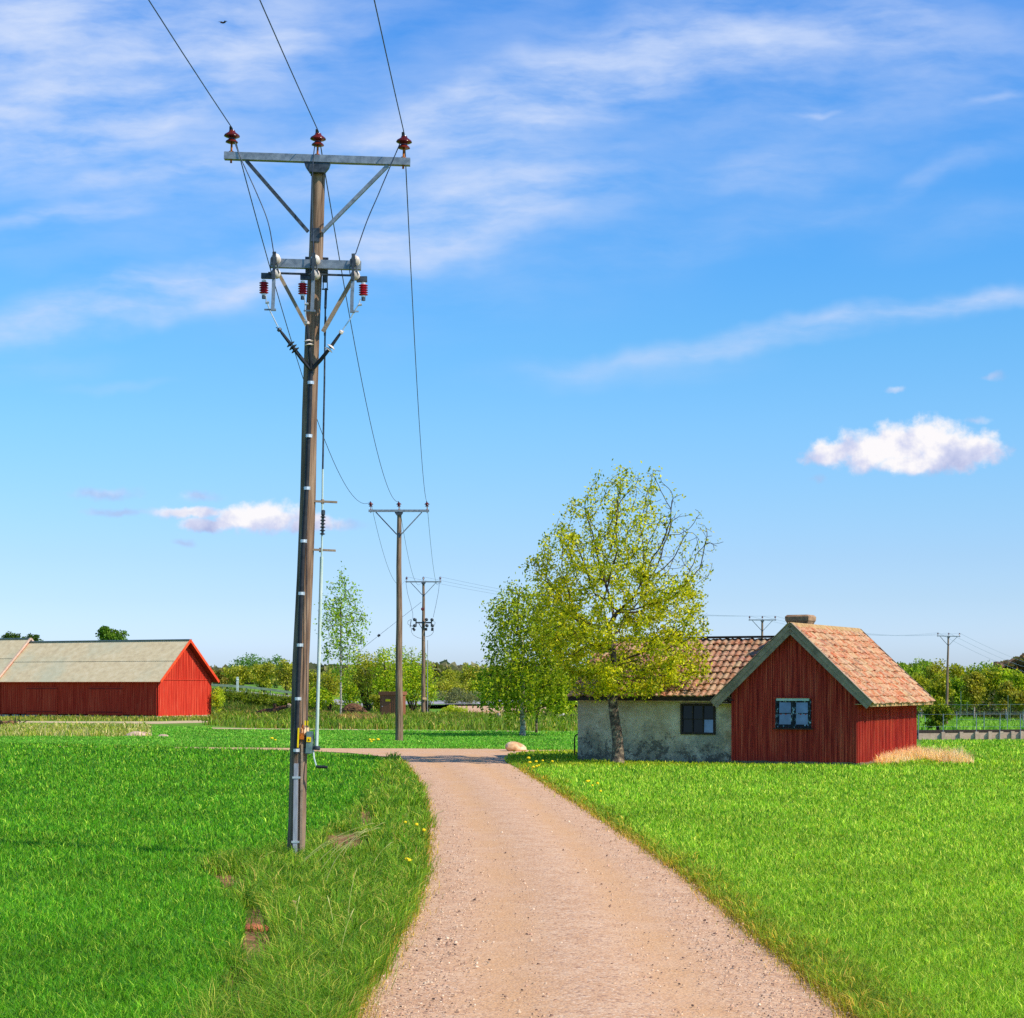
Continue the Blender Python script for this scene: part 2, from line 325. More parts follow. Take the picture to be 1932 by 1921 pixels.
M['dglass'].node_tree.nodes['Principled BSDF'].inputs['Specular IOR Level'].default_value = .25
M['oldpaint'] = pmat('peeling_paint', [(.5, s2l(22, 26, 34)), (.58, s2l(60, 72, 84)), (.64, s2l(170, 190, 200))], 16, (1, 1, .5), .7)
M['birch'] = pmat('birch_bark', [(.35, s2l(70, 62, 55)), (.5, s2l(160, 150, 138)), (.7, s2l(205, 198, 184))], 4, (1, 1, 3), .85, .3)
M['bark'] = pmat('bark', [(.36, s2l(36, 31, 28)), (.5, s2l(98, 84, 72)), (.60, s2l(136, 118, 98)), (.70, s2l(190, 170, 138))], 6, (1, 1, 1.1), .9, .8, 14)
M['twig'] = pmat('twig_bark', [(.4, s2l(46, 38, 30)), (.6, s2l(84, 70, 50))], 4, rough=.9)
M['earth'] = pmat('bare_earth', [(.3, s2l(96, 66, 44)), (.55, s2l(158, 110, 74)), (.75, s2l(205, 160, 118))], 6, rough=.95, bump=.8, bscale=16)
M['roots'] = pmat('roots_and_soil', [(.3, s2l(48, 32, 22)), (.55, s2l(110, 76, 52)), (.75, s2l(170, 124, 86))], 8, rough=.95, bump=.8, bscale=16)
M['brick'] = pmat('terracotta', [(.3, s2l(170, 92, 60)), (.7, s2l(206, 124, 88))], 8, rough=.9, bump=.3)
M['asphalt'] = pmat('worn_asphalt', [(.35, s2l(150, 148, 152)), (.65, s2l(176, 172, 174))], 3, rough=.9)
M['rail'] = pmat('guardrail_zinc', [(.35, s2l(84, 104, 88)), (.65, s2l(112, 130, 108))], 3, rough=.6, metal=.2)
M['shed'] = pmat('brown_boards', [(.3, s2l(120, 72, 50)), (.6, s2l(160, 100, 70))], 5, (6, 6, .2), .8, .2)
M['paleblue'] = pmat('pale_painted_post', [(.35, s2l(170, 196, 186)), (.65, s2l(205, 215, 205))], 6, rough=.6)
# ground materials
def groundmat(name, stops, scale, fine=(.35, .65, .35), extra=None, bump=.4):
    m, t, b = mat0(name); tc = t.new('ShaderNodeTexCoord'); o = tc.outputs['Object']
    c = t.ramp(t.noise(o, scale, 9, .65), stops)
    n2 = t.noise(o, scale * 14, 5, .7)
    c = t.mix(t.mapr(n2, .4, .65, 0, .45), c, tuple(x * .45 for x in stops[0][1]))
    if extra:
        for (s2, c2, lo, hi, am) in extra: c = t.mix(t.mapr(t.noise(o, s2, 6, .6), lo, hi, 0, am), c, c2)
    t.put(b.inputs['Base Color'], c); b.inputs['Roughness'].default_value = .95; b.inputs['Specular IOR Level'].default_value = .1
    bn = t.new('ShaderNodeBump'); bn.inputs['Strength'].default_value = bump; bn.inputs['Distance'].default_value = .08
    t.put(bn.inputs['Height'], n2); t.put(b.inputs['Normal'], bn.outputs[0]); return m
M['terrain'] = groundmat('meadow_ground', [(.3, s2l(84, 128, 36)), (.5, s2l(112, 158, 44)), (.7, s2l(140, 172, 66))], .15, extra=[(.6, s2l(150, 150, 80), .56, .7, .5)])
M['soilL'] = groundmat('crop_soil', [(.3, s2l(46, 92, 18)), (.6, s2l(64, 120, 26))], .4)
M['soilR'] = groundmat('crop_soil_light', [(.3, s2l(84, 140, 30)), (.6, s2l(104, 164, 44))], .4)
M['verge'] = groundmat('verge_soil', [(.3, s2l(74, 96, 30)), (.6, s2l(110, 124, 44))], .8, extra=[(1.6, s2l(150, 120, 70), .56, .66, .7)])
M['hillfield'] = groundmat('far_field', [(.3, s2l(120, 176, 52)), (.6, s2l(140, 190, 70))], .08)
M['drymud'] = groundmat('dry_path', [(.3, s2l(206, 178, 132)), (.6, s2l(226, 200, 160))], .8)
def roadmat():
    m, t, b = mat0('gravel_road'); tc = t.new('ShaderNodeTexCoord'); uv = tc.outputs['UV']; o = tc.outputs['Object']
    sp = t.new('ShaderNodeSeparateXYZ'); t.put(sp.inputs[0], uv)
    x = t.m('ADD', sp.outputs[0], t.m('MULTIPLY', t.m('SUBTRACT', t.noise(o, .35, 4), .5), .16))
    def bell(c, w): return t.mapr(t.m('ABSOLUTE', t.m('SUBTRACT', x, c)), 0.0, w, 1.0, 0.0)
    tr = t.m('MAXIMUM', bell(.30, .17), bell(.70, .15))
    c = t.ramp(t.noise(o, 2.2, 9, .7), [(.3, s2l(204, 158, 120)), (.5, s2l(216, 172, 134)), (.7, s2l(226, 188, 152))])
    c = t.mix(t.m('MULTIPLY', tr, t.mapr(t.noise(o, .6, 5), .3, .6, .2, .75)), c, s2l(216, 168, 120))
    vo = t.new('ShaderNodeTexVoronoi'); t.put(vo.inputs['Vector'], o); vo.inputs['Scale'].default_value = 34
    loose = t.m('SUBTRACT', 1.0, t.m('MULTIPLY', tr, .6))
    hsv = t.new('ShaderNodeSeparateColor'); t.put(hsv.inputs[0], vo.outputs['Color'])
    c = t.mix(t.m('MULTIPLY', t.mapr(hsv.outputs[0], .72, .9, 0, .55), loose), c, s2l(238, 208, 178))
    c = t.mix(t.m('MULTIPLY', t.mapr(hsv.outputs[1], .82, .93, 0, .6), loose), c, s2l(140, 104, 92))
    n3 = t.noise(o, 60, 4, .7)
    c = t.mix(t.m('MULTIPLY', t.mapr(n3, .58, .68, 0, .5), loose), c, s2l(120, 92, 80))
    t.put(b.inputs['Base Color'], c); b.inputs['Roughness'].default_value = .95; b.inputs['Specular IOR Level'].default_value = .1
    bn = t.new('ShaderNodeBump'); bn.inputs['Strength'].default_value = .5; bn.inputs['Distance'].default_value = .02
    hh = t.m('ADD', t.m('MULTIPLY', vo.outputs['Distance'], -.6), t.noise(o, 22, 6, .7))
    t.put(bn.inputs['Height'], hh); t.put(b.inputs['Normal'], bn.outputs[0]); return m
M['road'] = roadmat()
# ------------------------------------------------------------------ ground
def make_terrain():
    ys = np.concatenate([np.arange(-40, 90, 10), np.arange(90, 260, 3), np.arange(260, 480, 8), np.array([520, 600, 800, 1200, 2000, 3500])]).astype(float)
    fx = np.concatenate([np.linspace(-1, -.2, 20), np.linspace(-.2, .2, 60)[1:-1], np.linspace(.2, 1, 20)])
    V = []
    for y in ys:
        w = 60 + max(y, 0) * .9
        xs = fx * w; z = terr(xs, np.full_like(xs, y)); V.append(np.stack([xs, np.full_like(xs, y), z], 1))
    n = len(fx); V = np.concatenate(V); F = []
    for i in range(len(ys) - 1):
        a = np.arange(n - 1) + i * n
        F.append(np.stack([a, a + 1, a + n + 1], 1)); F.append(np.stack([a, a + n + 1, a + n], 1))
    o = fast('ground', V, np.concatenate(F), M['terrain'], smooth=True); return struct(o)
make_terrain()
def pip(poly, x, y):
    poly = np.asarray(poly, float); ins = np.zeros(len(x), bool); j = len(poly) - 1
    for i in range(len(poly)):
        xi, yi = poly[i]; xj, yj = poly[j]
        c = ((yi > y) != (yj > y)) & (x < (xj - xi) * (y - yi) / (yj - yi + 1e-12) + xi); ins ^= c; j = i
    return ins
def flat(name, poly, z, mat):
    mb = MB(); pts = []
    for (u, v) in poly: p = G(u, v); p.z = z; pts.append(p)
    mb.add(pts, [tuple(range(len(pts)))]); return struct(obj(name, mb, mat))
FIELD_L = [(-1000, 1402), (-260, 1404), (0, 1404), (200, 1408), (380, 1414), (545, 1418), (620, 1424), (700, 1428), (728, 1434), (708, 1470), (694, 1500), (668, 1530), (632, 1560), (575, 1598), (540, 1612), (480, 1622), (405, 1630),
           (375, 1643), (402, 1668), (440, 1700), (462, 1740), (458, 1780), (442, 1810), (420, 1860), (395, 1921), (360, 2010), (-1400, 2010)]
ROAD_L = [(560, 2100), (612, 2010), (665, 1921), (705, 1850), (735, 1800), (770, 1740), (790, 1690), (803, 1640), (806, 1580), (804, 1520), (795, 1490), (775, 1455), (752, 1432), (738, 1424), (720, 1419)]
ROAD_R = [(1860, 2100), (1740, 2020), (1610, 1921), (1500, 1830), (1400, 1745), (1300, 1660), (1200, 1590), (1100, 1525), (1020, 1475), (980, 1452), (955, 1440), (952, 1437)]
VERGE = [(728, 1434), (738, 1424)] + ROAD_L[::-1][2:] + [(360, 2100)] + FIELD_L[8:26][::-1]
FIELD_R = [(990, 1448), (1400, 1446), (1640, 1446), (1700, 1430), (1735, 1415), (1740, 1398), (2300, 1398), (3000, 2010), (1830, 2010), (1700, 1921), (1572, 1830), (1465, 1765), (1375, 1700), (1280, 1630), (1186, 1566), (1092, 1508), (1024, 1468)]
VERGE_R = ROAD_R + FIELD_R[-10:][::-1][:0]
LAWN = [(950, 1434), (960, 1424), (1000, 1419), (1400, 1410), (1700, 1405), (1735, 1410), (1700, 1432), (1640, 1447), (1400, 1449), (990, 1450)]
STRIP_R = ROAD_R[1:] + [(990, 1448), (1030, 1470), (1100, 1508), (1200, 1566), (1300, 1630), (1400, 1700), (1500, 1765), (1620, 1830), (1760, 1921), (1880, 2010)]
MIDF = [(400, 1378), (700, 1379), (1100, 1382), (1240, 1382), (1240, 1415), (1000, 1415), (600, 1412), (380, 1409), (-700, 1402), (-700, 1391), (280, 1391), (285, 1372), (400, 1372)]
flat('crop_field', FIELD_L, .004, M['soilL']); flat('light_crop_field', FIELD_R, .004, M['soilR'])
flat('verge', VERGE, .008, M['verge']); flat('road_verge', STRIP_R, .008, M['verge']); flat('middle_field', MIDF, .004, M['soilR'])
def interp(poly, v):
    q = sorted(poly, key=lambda p: p[1]); return float(np.interp(v, [p[1] for p in q], [p[0] for p in q]))
def strip(name, rows, mat, z0, nx=14, crown=.05, jit=0.0):
    V = []; U = []; F = []
    for i, (a, b) in enumerate(rows):
        for j in range(nx + 1):
            s = j / nx; p = a.lerp(b, s); p.z = z0 + crown * math.sin(math.pi * s) - .025 * (math.exp(-((s - .3) / .1) ** 2) + math.exp(-((s - .7) / .1) ** 2)) * (crown / .05)
            V.append(p); U.append((s, i / 10))
    for i in range(len(rows) - 1):
        for j in range(nx):
            k = i * (nx + 1) + j; F += [(k, k + 1, k + nx + 2), (k, k + nx + 2, k + nx + 1)]
    o = fast(name, np.array([tuple(p) for p in V]), np.array(F), mat, smooth=True)
    uvl = o.data.uv_layers.new(name='UVMap'); li = np.array(F).ravel(); uvl.data.foreach_set('uv', np.array(U, 'f')[li].ravel())
    return struct(o)
vs = [2090, 2040, 1990, 1950] + list(range(1920, 1500, -14)) + list(range(1500, 1436, -6)) + [1434, 1431, 1428, 1425]
strip('road', [(G(interp(ROAD_L, v), v), G(interp(ROAD_R, v) if v > 1437 else 952, v)) for v in vs], M['road'], .014)
CP = [(60, 1408.5, 1409.5), (200, 1409.5, 1411), (380, 1411, 1413.5), (450, 1411.5, 1415), (520, 1412, 1416), (600, 1412.6, 1419), (660, 1413, 1421.5), (720, 1413, 1428), (760, 1413, 1431), (850, 1413, 1431), (920, 1413, 1436), (952, 1414, 1437), (958, 1415, 1430), (966, 1415.5, 1424), (985, 1416, 1420), (1030, 1416, 1418.2), (1090, 1415.6, 1417.5)]
strip('gravel_path', [(G(u, a), G(u, b)) for (u, a, b) in CP], M['road'], .019, 8, .01)
strip('dry_track', [(G(u, a), G(u, b)) for (u, a, b) in [(380, 1373, 1375), (520, 1375, 1377), (700, 1376.5, 1378.3), (900, 1378.5, 1380.3), (1100, 1381, 1382.5), (1230, 1382, 1383.5)]], M['drymud'], .012, 4, .0)
strip('barn_track', [(G(u, a), G(u, b)) for (u, a, b) in [(-120, 1360.5, 1363), (60, 1361, 1364), (180, 1361.6, 1365), (300, 1361.5, 1366), (380, 1359.5, 1364), (420, 1357, 1360.5), (450, 1354.5, 1357)]], M['drymud'], .012, 4, .0)
# tarmac road beyond the bushes, draped a little over the ground
def drape(name, pts, mat, dz, dz2=None):
    V = []; F = []
    for i, ((u1, Y1), (u2, Y2)) in enumerate(pts):
        a = T(u1, Y1); b = T(u2, Y2); a.z += dz; b.z += dz if dz2 is None else dz2; V += [a, b]
        if i: k = 2 * i; F += [(k - 2, k - 1, k + 1), (k - 2, k + 1, k)]
    return struct(fast(name, np.array([tuple(p) for p in V]), np.array(F), mat))
drape('tarmac_road', [((u, 186 + (u - 400) * .03), (u, 194 + (u - 400) * .10)) for u in range(700, 1240, 20)], M['asphalt'], .50, .55)
drape('tarmac_road', [((u, 186 + (u - 400) * .03), (u, 194 + (u - 400) * .10)) for u in range(330, 701, 20)], M['asphalt'], .12)
drape('gravel_shoulder', [((u, 166 + k), (u, 184)) for u, k in [(855, 6), (880, 0), (920, -4), (960, -6), (1000, -3), (1030, 6)]], M['road'], .03, .49)
# ------------------------------------------------------------------ grass blades
def vnoise(x, y, s, seed=0):
    r = np.random.default_rng(seed); o = 0
    for k in range(5):
        a = r.uniform(0, 2 * np.pi); f = r.uniform(.6, 1.6) / s; ph = r.uniform(0, 6.28)
        o = o + np.sin((x * np.cos(a) + y * np.sin(a)) * f * 6.28 + ph + 1.3 * np.sin((x * np.sin(a) - y * np.cos(a)) * f * 3 + ph * 2))
    return o / 5
def sample(poly, n, vexp=1.0):
    poly = np.asarray(poly, float); lo = poly.min(0); hi = poly.max(0); us = []; vs_ = []; got = 0
    lo = np.maximum(lo, (-600, 1300)); hi = np.minimum(hi, (2450, 1990))
    while got < n:
        u = rng.uniform(lo[0], hi[0], n * 2); v = rng.uniform(lo[1], hi[1], n * 2); k = pip(poly, u, v)
        us.append(u[k]); vs_.append(v[k]); got += k.sum()
    return np.concatenate(us)[:n], np.concatenate(vs_)[:n]
def blades(u, v, h, w, lean, cols, Z=None, az=None):
    """h, w arrays in metres; returns verts, tris, colors"""
    n = len(u); Y = CH * FPX / (v - HV); X = (u - CU) / FPX * Y
    Zb = terr(X, Y) if Z is None else Z
    az = rng.uniform(0, 2 * np.pi, n) if az is None else az
    fa = rng.uniform(0, np.pi, n)                       # facing
    dx, dy = np.cos(az) * lean, np.sin(az) * lean
    wx, wy = np.cos(fa) * w / 2, np.sin(fa) * w / 2
    V = np.zeros((n, 5, 3))
    V[:, 0] = np.stack([X - wx, Y - wy, Zb], 1); V[:, 1] = np.stack([X + wx, Y + wy, Zb], 1)
    mx, my, mz = X + dx * .3 * h, Y + dy * .3 * h, Zb + h * .62
    V[:, 2] = np.stack([mx + wx * .8, my + wy * .8, mz], 1); V[:, 3] = np.stack([mx - wx * .8, my - wy * .8, mz], 1)
    V[:, 4] = np.stack([X + dx * h, Y + dy * h, Zb + h * (1 - .25 * lean)], 1)
    b = np.arange(n)[:, None] * 5
    t = np.concatenate([b + np.array([[0, 1, 2]]), b + np.array([[0, 2, 3]]), b + np.array([[3, 2, 4]])], 1).reshape(-1, 3)
    C = np.repeat(cols[:, None, :], 5, 1)
    return V.reshape(-1, 3), t, C.reshape(-1, 3)
def palette(n, cols, wts, x=None, var=.18):
    cols = np.array([s2l(*c) for c in cols]); wts = np.array(wts, float) / sum(wts)
    c = cols[rng.choice(len(cols), n, p=wts)]
    return c * (1 + rng.normal(0, var, (n, 1))).clip(.4, 1.8)
def grass(name, poly, n, hgt, wid, lean, cols, wts, label, hvar=.25, seed=1, masks=(), patch=(6., .19), mat='grass', var=.28):
    u, v = sample(poly, n)
    for (cu, cv, ru, rv, keep) in masks:
        k = (((u - cu) / ru) ** 2 + ((v - cv) / rv) ** 2 > 1) | (rng.random(len(u)) < keep); u, v = u[k], v[k]
    n = len(u); Y = CH * FPX / (v - HV); X = (u - CU) / FPX * Y
    nz = vnoise(X, Y, patch[0], seed); nz2 = vnoise(X, Y, patch[0] * .22, seed + 5)
    h = hgt * (1 + rng.normal(0, hvar, n)).clip(.3, 2) * (1 + .15 * nz + .15 * nz2)
    w = np.maximum(wid, Y * .0005) * rng.uniform(.7, 1.3, n)
    c = palette(n, cols, wts, var=var) * (1 + patch[1] * nz[:, None] + patch[1] * .6 * nz2[:, None])
    V, t, C = blades(u, v, h, w, np.abs(rng.normal(lean, lean * .5, n)), c)
    o = fast(name, V, t, M[mat], colors=C); tag(o, label, 'grass', kind='stuff'); return o
SOILM = [(484, 1778, 42, 66, .04), (652, 1596, 46, 24, .06), (428, 1676, 50, 24, .1), (440, 1885, 40, 48, .2), (692, 1552, 20, 22, .15)]
grass('wheat', FIELD_L, 500000, .125, .009, .5, [(70, 156, 26), (96, 176, 36), (48, 122, 22), (138, 200, 66), (40, 106, 34)], [5, 4, 3, 1.6, 1.5], 'dense deep green young wheat filling the field left of the road', seed=2)
grass('wheat', FIELD_R, 440000, .115, .008, .5, [(110, 180, 42), (134, 198, 60), (84, 154, 32), (170, 214, 90), (66, 128, 30)], [5, 4, 3, 2, 1.3], 'bright yellow-green young wheat filling the field right of the road', seed=3)
grass('tall_grass', VERGE, 70000, .17, .006, .75, [(84, 150, 34), (110, 168, 44), (60, 122, 26), (150, 186, 80), (148, 156, 84), (50, 104, 26)], [5, 4, 3, 1.6, .5, 2], 'tall shaggy mixed grass on the verge around the foot of the near pole', .45, 4, SOILM, (1.6, .25))
grass('verge_grass', STRIP_R, 40000, .10, .006, .8, [(96, 156, 40), (124, 172, 50), (76, 132, 32), (156, 172, 72), (146, 146, 58)], [5, 4, 3, 1.3, .8], 'thin yellowish grass strip between the gravel road and the right wheat field', .45, 5, (), (1.5, .25))
grass('lawn_grass', LAWN, 34000, .08, .01, .5, [(110, 164, 34), (136, 178, 40), (90, 140, 30), (160, 184, 60)], [5, 4, 3, 1.4], 'yellow-green lawn under the tree in front of the plastered house', .4, 6, (), (4, .18))
grass('meadow_grass', MIDF, 90000, .10, .012, .5, [(84, 168, 50), (104, 182, 64), (70, 146, 40), (130, 190, 84)], [5, 4, 3, 1.5], 'smooth mid green crop strip beyond the cross path', .25, 7)
# blades that fade the field edges into the road
def edge_fringe():
    us, vs_ = [], []
    for E, sgn in ((ROAD_L[1:-2], -1), (ROAD_R[1:-2], 1)):
        for k in range(len(E) - 1):
            (a, b), (c, d_) = E[k], E[k + 1]; m = int(math.hypot(c - a, d_ - b) * 14)
            s = rng.random(m); sc_ = (b + (d_ - b) * s - HV) / 631.
            us.append(a + (c - a) * s + rng.normal(0, 15, m) * sc_ * (1 + .8 * np.sin(np.arange(m) * .05)) + sgn * 5 * sc_); vs_.append(b + (d_ - b) * s + rng.normal(0, 4, m) * sc_)
    u = np.concatenate(us); v = np.concatenate(vs_); k = v > 1436; u, v = u[k], v[k]; n = len(u); Y = CH * FPX / (v - HV)
    c = palette(n, [(132, 152, 50), (156, 164, 70), (104, 138, 40), (160, 162, 92)], [4, 3, 3, 1.5])
    V, t, C = blades(u, v, .09 * rng.uniform(.4, 1.6, n), np.maximum(.006, Y * .0004), np.abs(rng.normal(.8, .4, n)), c)
    tag(fast('fringe_grass', V, t, M['grass'], colors=C), 'sparse short grass creeping over both edges of the gravel road', 'grass', kind='stuff')
edge_fringe()
# tufts
def tufts(name, spots, label, cols, wts, per=60, hgt=.4, spread=.10, wid=.007, lean=.7):
    U, Vv, H, Wd, Ln, A = [], [], [], [], [], []
    for (u, v, s) in spots:
        n = int(per * s); Y = CH * FPX / (v - HV); pxm = FPX / Y
        r = np.abs(rng.normal(0, spread * s, n)); a = rng.uniform(0, 6.28, n)
        x = (u - CU) / pxm + r * np.cos(a); y = Y + r * np.sin(a)
        U.append(CU + x / y * FPX); Vv.append(HV + CH * FPX / y); H.append(hgt * s * rng.uniform(.5, 1.15, n)); Wd.append(np.full(n, max(wid, Y * .00045))); Ln.append(np.abs(rng.normal(lean, .25, n))); A.append(a + rng.normal(0, .5, n))
    U, Vv, H, Wd, Ln, A = map(np.concatenate, (U, Vv, H, Wd, Ln, A))
    V, t, C = blades(U, Vv, H, Wd, Ln, palette(len(U), cols, wts), az=A)
    return tag(fast(name, V, t, M['grass'], colors=C), label, 'grass', kind='stuff')
vt = []
while len(vt) < 560:
    u, v = sample(VERGE, 1); 
    if all(((u[0] - a) / b_) ** 2 + ((v[0] - c_) / d_) ** 2 > 1.1 for (a, c_, b_, d_, _) in SOILM): vt.append((u[0], v[0], random.uniform(.5, 1.15)))
tufts('grass_tufts', vt, 'clumps of longer grass standing out of the left verge', [(84, 152, 34), (112, 172, 46), (62, 124, 26), (160, 194, 86), (172, 182, 104)], [5, 4, 3, 1.6, .3], 60, .33, .10)
SPB = [(random.uniform(400, 900), random.uniform(1345, 1366), random.uniform(.5, 1.2)) for k in range(120)]
tufts('weed_tufts', SPB, 'dark green weeds scattered through the rough ground below the far road', [(84, 120, 30), (104, 140, 36), (64, 96, 26)], [4, 3, 3], 60, .5, .8)
SPD = [(random.gauss(672, 22), random.gauss(1359, 3), random.uniform(.6, 1.2)) for k in range(40)] + [(random.gauss(600, 12), random.gauss(1350, 3), random.uniform(.6, 1)) for k in range(14)] + [(random.gauss(470, 30), random.gauss(1349, 2), random.uniform(.5, .8)) for k in range(24)] + [(random.gauss(890, 30), random.gauss(1349, 3), random.uniform(.5, .8)) for k in range(20)]
tufts('straw_tufts', SPD, 'straw-coloured dry grass under the slim birch and along the bank foot', [(134, 134, 84), (150, 148, 100), (118, 116, 70)], [4, 3, 3], 50, .5, .6)
vt = []
for k in range(170):
    v = random.uniform(1455, 1960); u = interp(ROAD_R, v) + abs(random.gauss(38, 26)) * (v - HV) / 500
    vt.append((u, v, random.uniform(.35, .8)))
tufts('grass_tufts', vt, 'clumps of grass along the right edge of the gravel road', [(104, 158, 40), (136, 176, 50), (78, 128, 30), (196, 196, 90)], [5, 4, 3, 1.6], 40, .34, .10)
vt = [(random.uniform(545, 760), random.gauss(1607, 3) if 0 else random.uniform(1600, 1640), random.uniform(.6, 1)) for k in range(26)] + [(random.uniform(535, 585), random.uniform(1606, 1622), random.uniform(.6, .9)) for k in range(22)]
tufts('grass_tufts', vt, 'grass clumps around the foot of the near pole', [(84, 140, 34), (112, 160, 50), (140, 166, 74)], [5, 4, 2], 40, .16, .08)
# tall seed stalks by the near pole
def stalks():
    mb = MB(); MBc = []
    for (u, v, du, dh) in [(556, 1655, 120, .62), (560, 1650, 132, .70), (566, 1640, 100, .52), (610, 1690, 70, .8), (618, 1660, 95, .75), (600, 1660, 80, .58), (612, 1640, 60, .5), (640, 1640, 40, .5), (655, 1760, 12, .6), (556, 1770, 4, .35), (700, 1650, 30, .4), (630, 1780, -10, .4), (585, 1655, 118, .66), (480, 1640, 26, .22), (640, 1835, 18, .5)]:
        b = G(u, v); pm = FPX / b.y; pts = []
        for k in range(9):
            s = k / 8; pts.append(b + Vector((du / pm * s ** 1.5, .1 * s, dh * 1.35 * (s - .28 * s * s))))
        mb.tube(pts, [.0048 * (1 - .4 * k / 8) for k in range(9)], 4)
        dd = (pts[-1] - pts[-2]).normalized(); mb.tube([pts[-1], pts[-1] + dd * .06, pts[-1] + dd * .11 + Vector((0, 0, -.015))], [.004, .007, .002], 4)
    m = pmat('straw', [(.4, s2l(168, 176, 84)), (.6, s2l(206, 200, 126))], 8)
    tag(obj('dry_stalks', mb, m), 'long pale arching grass stalks leaning right at the foot of the near pole', 'grass', kind='stuff')
stalks()
# dry and rough grass belts further off
ROUGH = [(-500, 1370), (285, 1371), (285, 1392), (-500, 1392)]
grass('dry_grass', ROUGH, 16000, .25, .03, .6, [(196, 186, 110), (220, 206, 150), (160, 176, 60), (130, 160, 50)], [3, 3, 3, 3], 'strip of dry yellow grass before the red barn', .4, 9, (), (12, .2), 'straw')
grass('rough_grass', [(445, 1350), (1240, 1353), (1240, 1382), (470, 1375), (380, 1368), (425, 1362), (400, 1356)], 20000, .34, .03, .55, [(112, 148, 40), (134, 158, 50), (88, 126, 34), (190, 172, 104)], [5, 4, 3, 1.6], 'rough tall grass along the far side of the dry track', .45, 10, (), (8, .3), 'rough')
grass('barn_grass', [(-130, 1355), (430, 1352), (400, 1359), (300, 1361), (-130, 1360)], 5000, .18, .03, .5, [(150, 160, 60), (120, 140, 50), (190, 170, 100)], [3, 3, 2], 'short dry grass along the foot of the red barn', .4, 12, mat='rough')
grass('bank_grass', [(415, 1335), (700, 1338), (1240, 1338), (1240, 1356), (398, 1354)], 13000, .3, .05, .6, [(96, 126, 38), (140, 156, 60), (86, 122, 36), (176, 160, 96), (150, 120, 80)], [5, 4, 3, 2, 1], 'rough weedy grass on the low bank below the far road', .5, 13, ((885, 1342, 95, 13, .03),), (9, .3), 'rough')
def scatter_world(name, fn, n, hgt, wid, lean, cols, wts, label):
    x, y = fn(n); Z = terr(x, y); v = HV + CH * FPX / y; u = CU + x / y * FPX
    V, t, C = blades(u, v, hgt * rng.uniform(.5, 1.4, len(x)), np.full(len(x), wid), np.abs(rng.normal(lean, lean / 2, len(x))), palette(len(x), cols, wts), Z=Z)
    return tag(fast(name, V, t, M['rough'], colors=C), label, 'grass', kind='stuff')
scatter_world('bank_weeds', lambda n: (rng.uniform(-34, -17, n), rng.uniform(164, 186, n)), 14000, .45, .06, .6, [(84, 116, 32), (110, 132, 46), (66, 96, 28), (140, 126, 74)], [5, 4, 3, 1.5], 'thick weeds covering the slope under the guardrail')
# wheat fringe on far field right
scatter_world('slope_grass', lambda n: (rng.uniform(20, 80, n), rng.uniform(100, 330, n)), 26000, .35, .12, .4, [(126, 182, 56), (146, 196, 76), (110, 166, 50)], [4, 3, 2], 'smooth light green pasture falling away beyond the concrete edging')
# loose gravel on the road
def gravel():
    n = 14000; u = np.empty(0); v = np.empty(0)
    while len(u) < n:
        vv = rng.uniform(1440, 1960, n) ; s = rng.random(n)
        l = np.array([interp(ROAD_L, q) for q in vv[:n]]); r_ = np.array([interp(ROAD_R, q) for q in vv[:n]])
        tr = np.maximum(np.exp(-((s - .3) / .1) ** 2), np.exp(-((s - .7) / .1) ** 2)); k = rng.random(n) > tr * .85
        u = np.concatenate([u, (l + (r_ - l) * s)[k]]); v = np.concatenate([v, vv[k]])
    u, v = u[:n], v[:n]; Y = CH * FPX / (v - HV); X = (u - CU) / FPX * Y
    base = np.array([[1, 0, 0], [-.5, .87, 0], [-.5, -.87, 0], [.4, .3, .8], [-.5, .1, .7], [.1, -.6, .75]])
    tri = np.array([[0, 1, 3], [1, 4, 3], [1, 2, 4], [2, 5, 4], [2, 0, 5], [0, 3, 5], [3, 4, 5]])
    sc_ = rng.gamma(3, .0024, n).clip(.004, .028); a = rng.uniform(0, 6.28, n)
    B = base[None] * sc_[:, None, None] * rng.uniform(.7, 1.3, (n, 6, 3))
    Vx = B[..., 0] * np.cos(a)[:, None] - B[..., 1] * np.sin(a)[:, None]; Vy = B[..., 0] * np.sin(a)[:, None] + B[..., 1] * np.cos(a)[:, None]
    # height of road surface
    V = np.stack([Vx + X[:, None], Vy + Y[:, None], B[..., 2] + .045], 2).reshape(-1, 3)
    t = (tri[None] + np.arange(n)[:, None, None] * 6).reshape(-1, 3)
    C = np.repeat(palette(n, [(208, 170, 136), (222, 194, 164), (188, 148, 122), (130, 100, 84), (88, 68, 60)], [4, 2, 4, 1.8, .8]), 6, 0)
    m = leafmat('pebble', 0.0, .9); tag(fast('loose_gravel', V, t, m, colors=C), 'loose pinkish gravel scattered over the road', 'gravel', kind='stuff')
gravel()
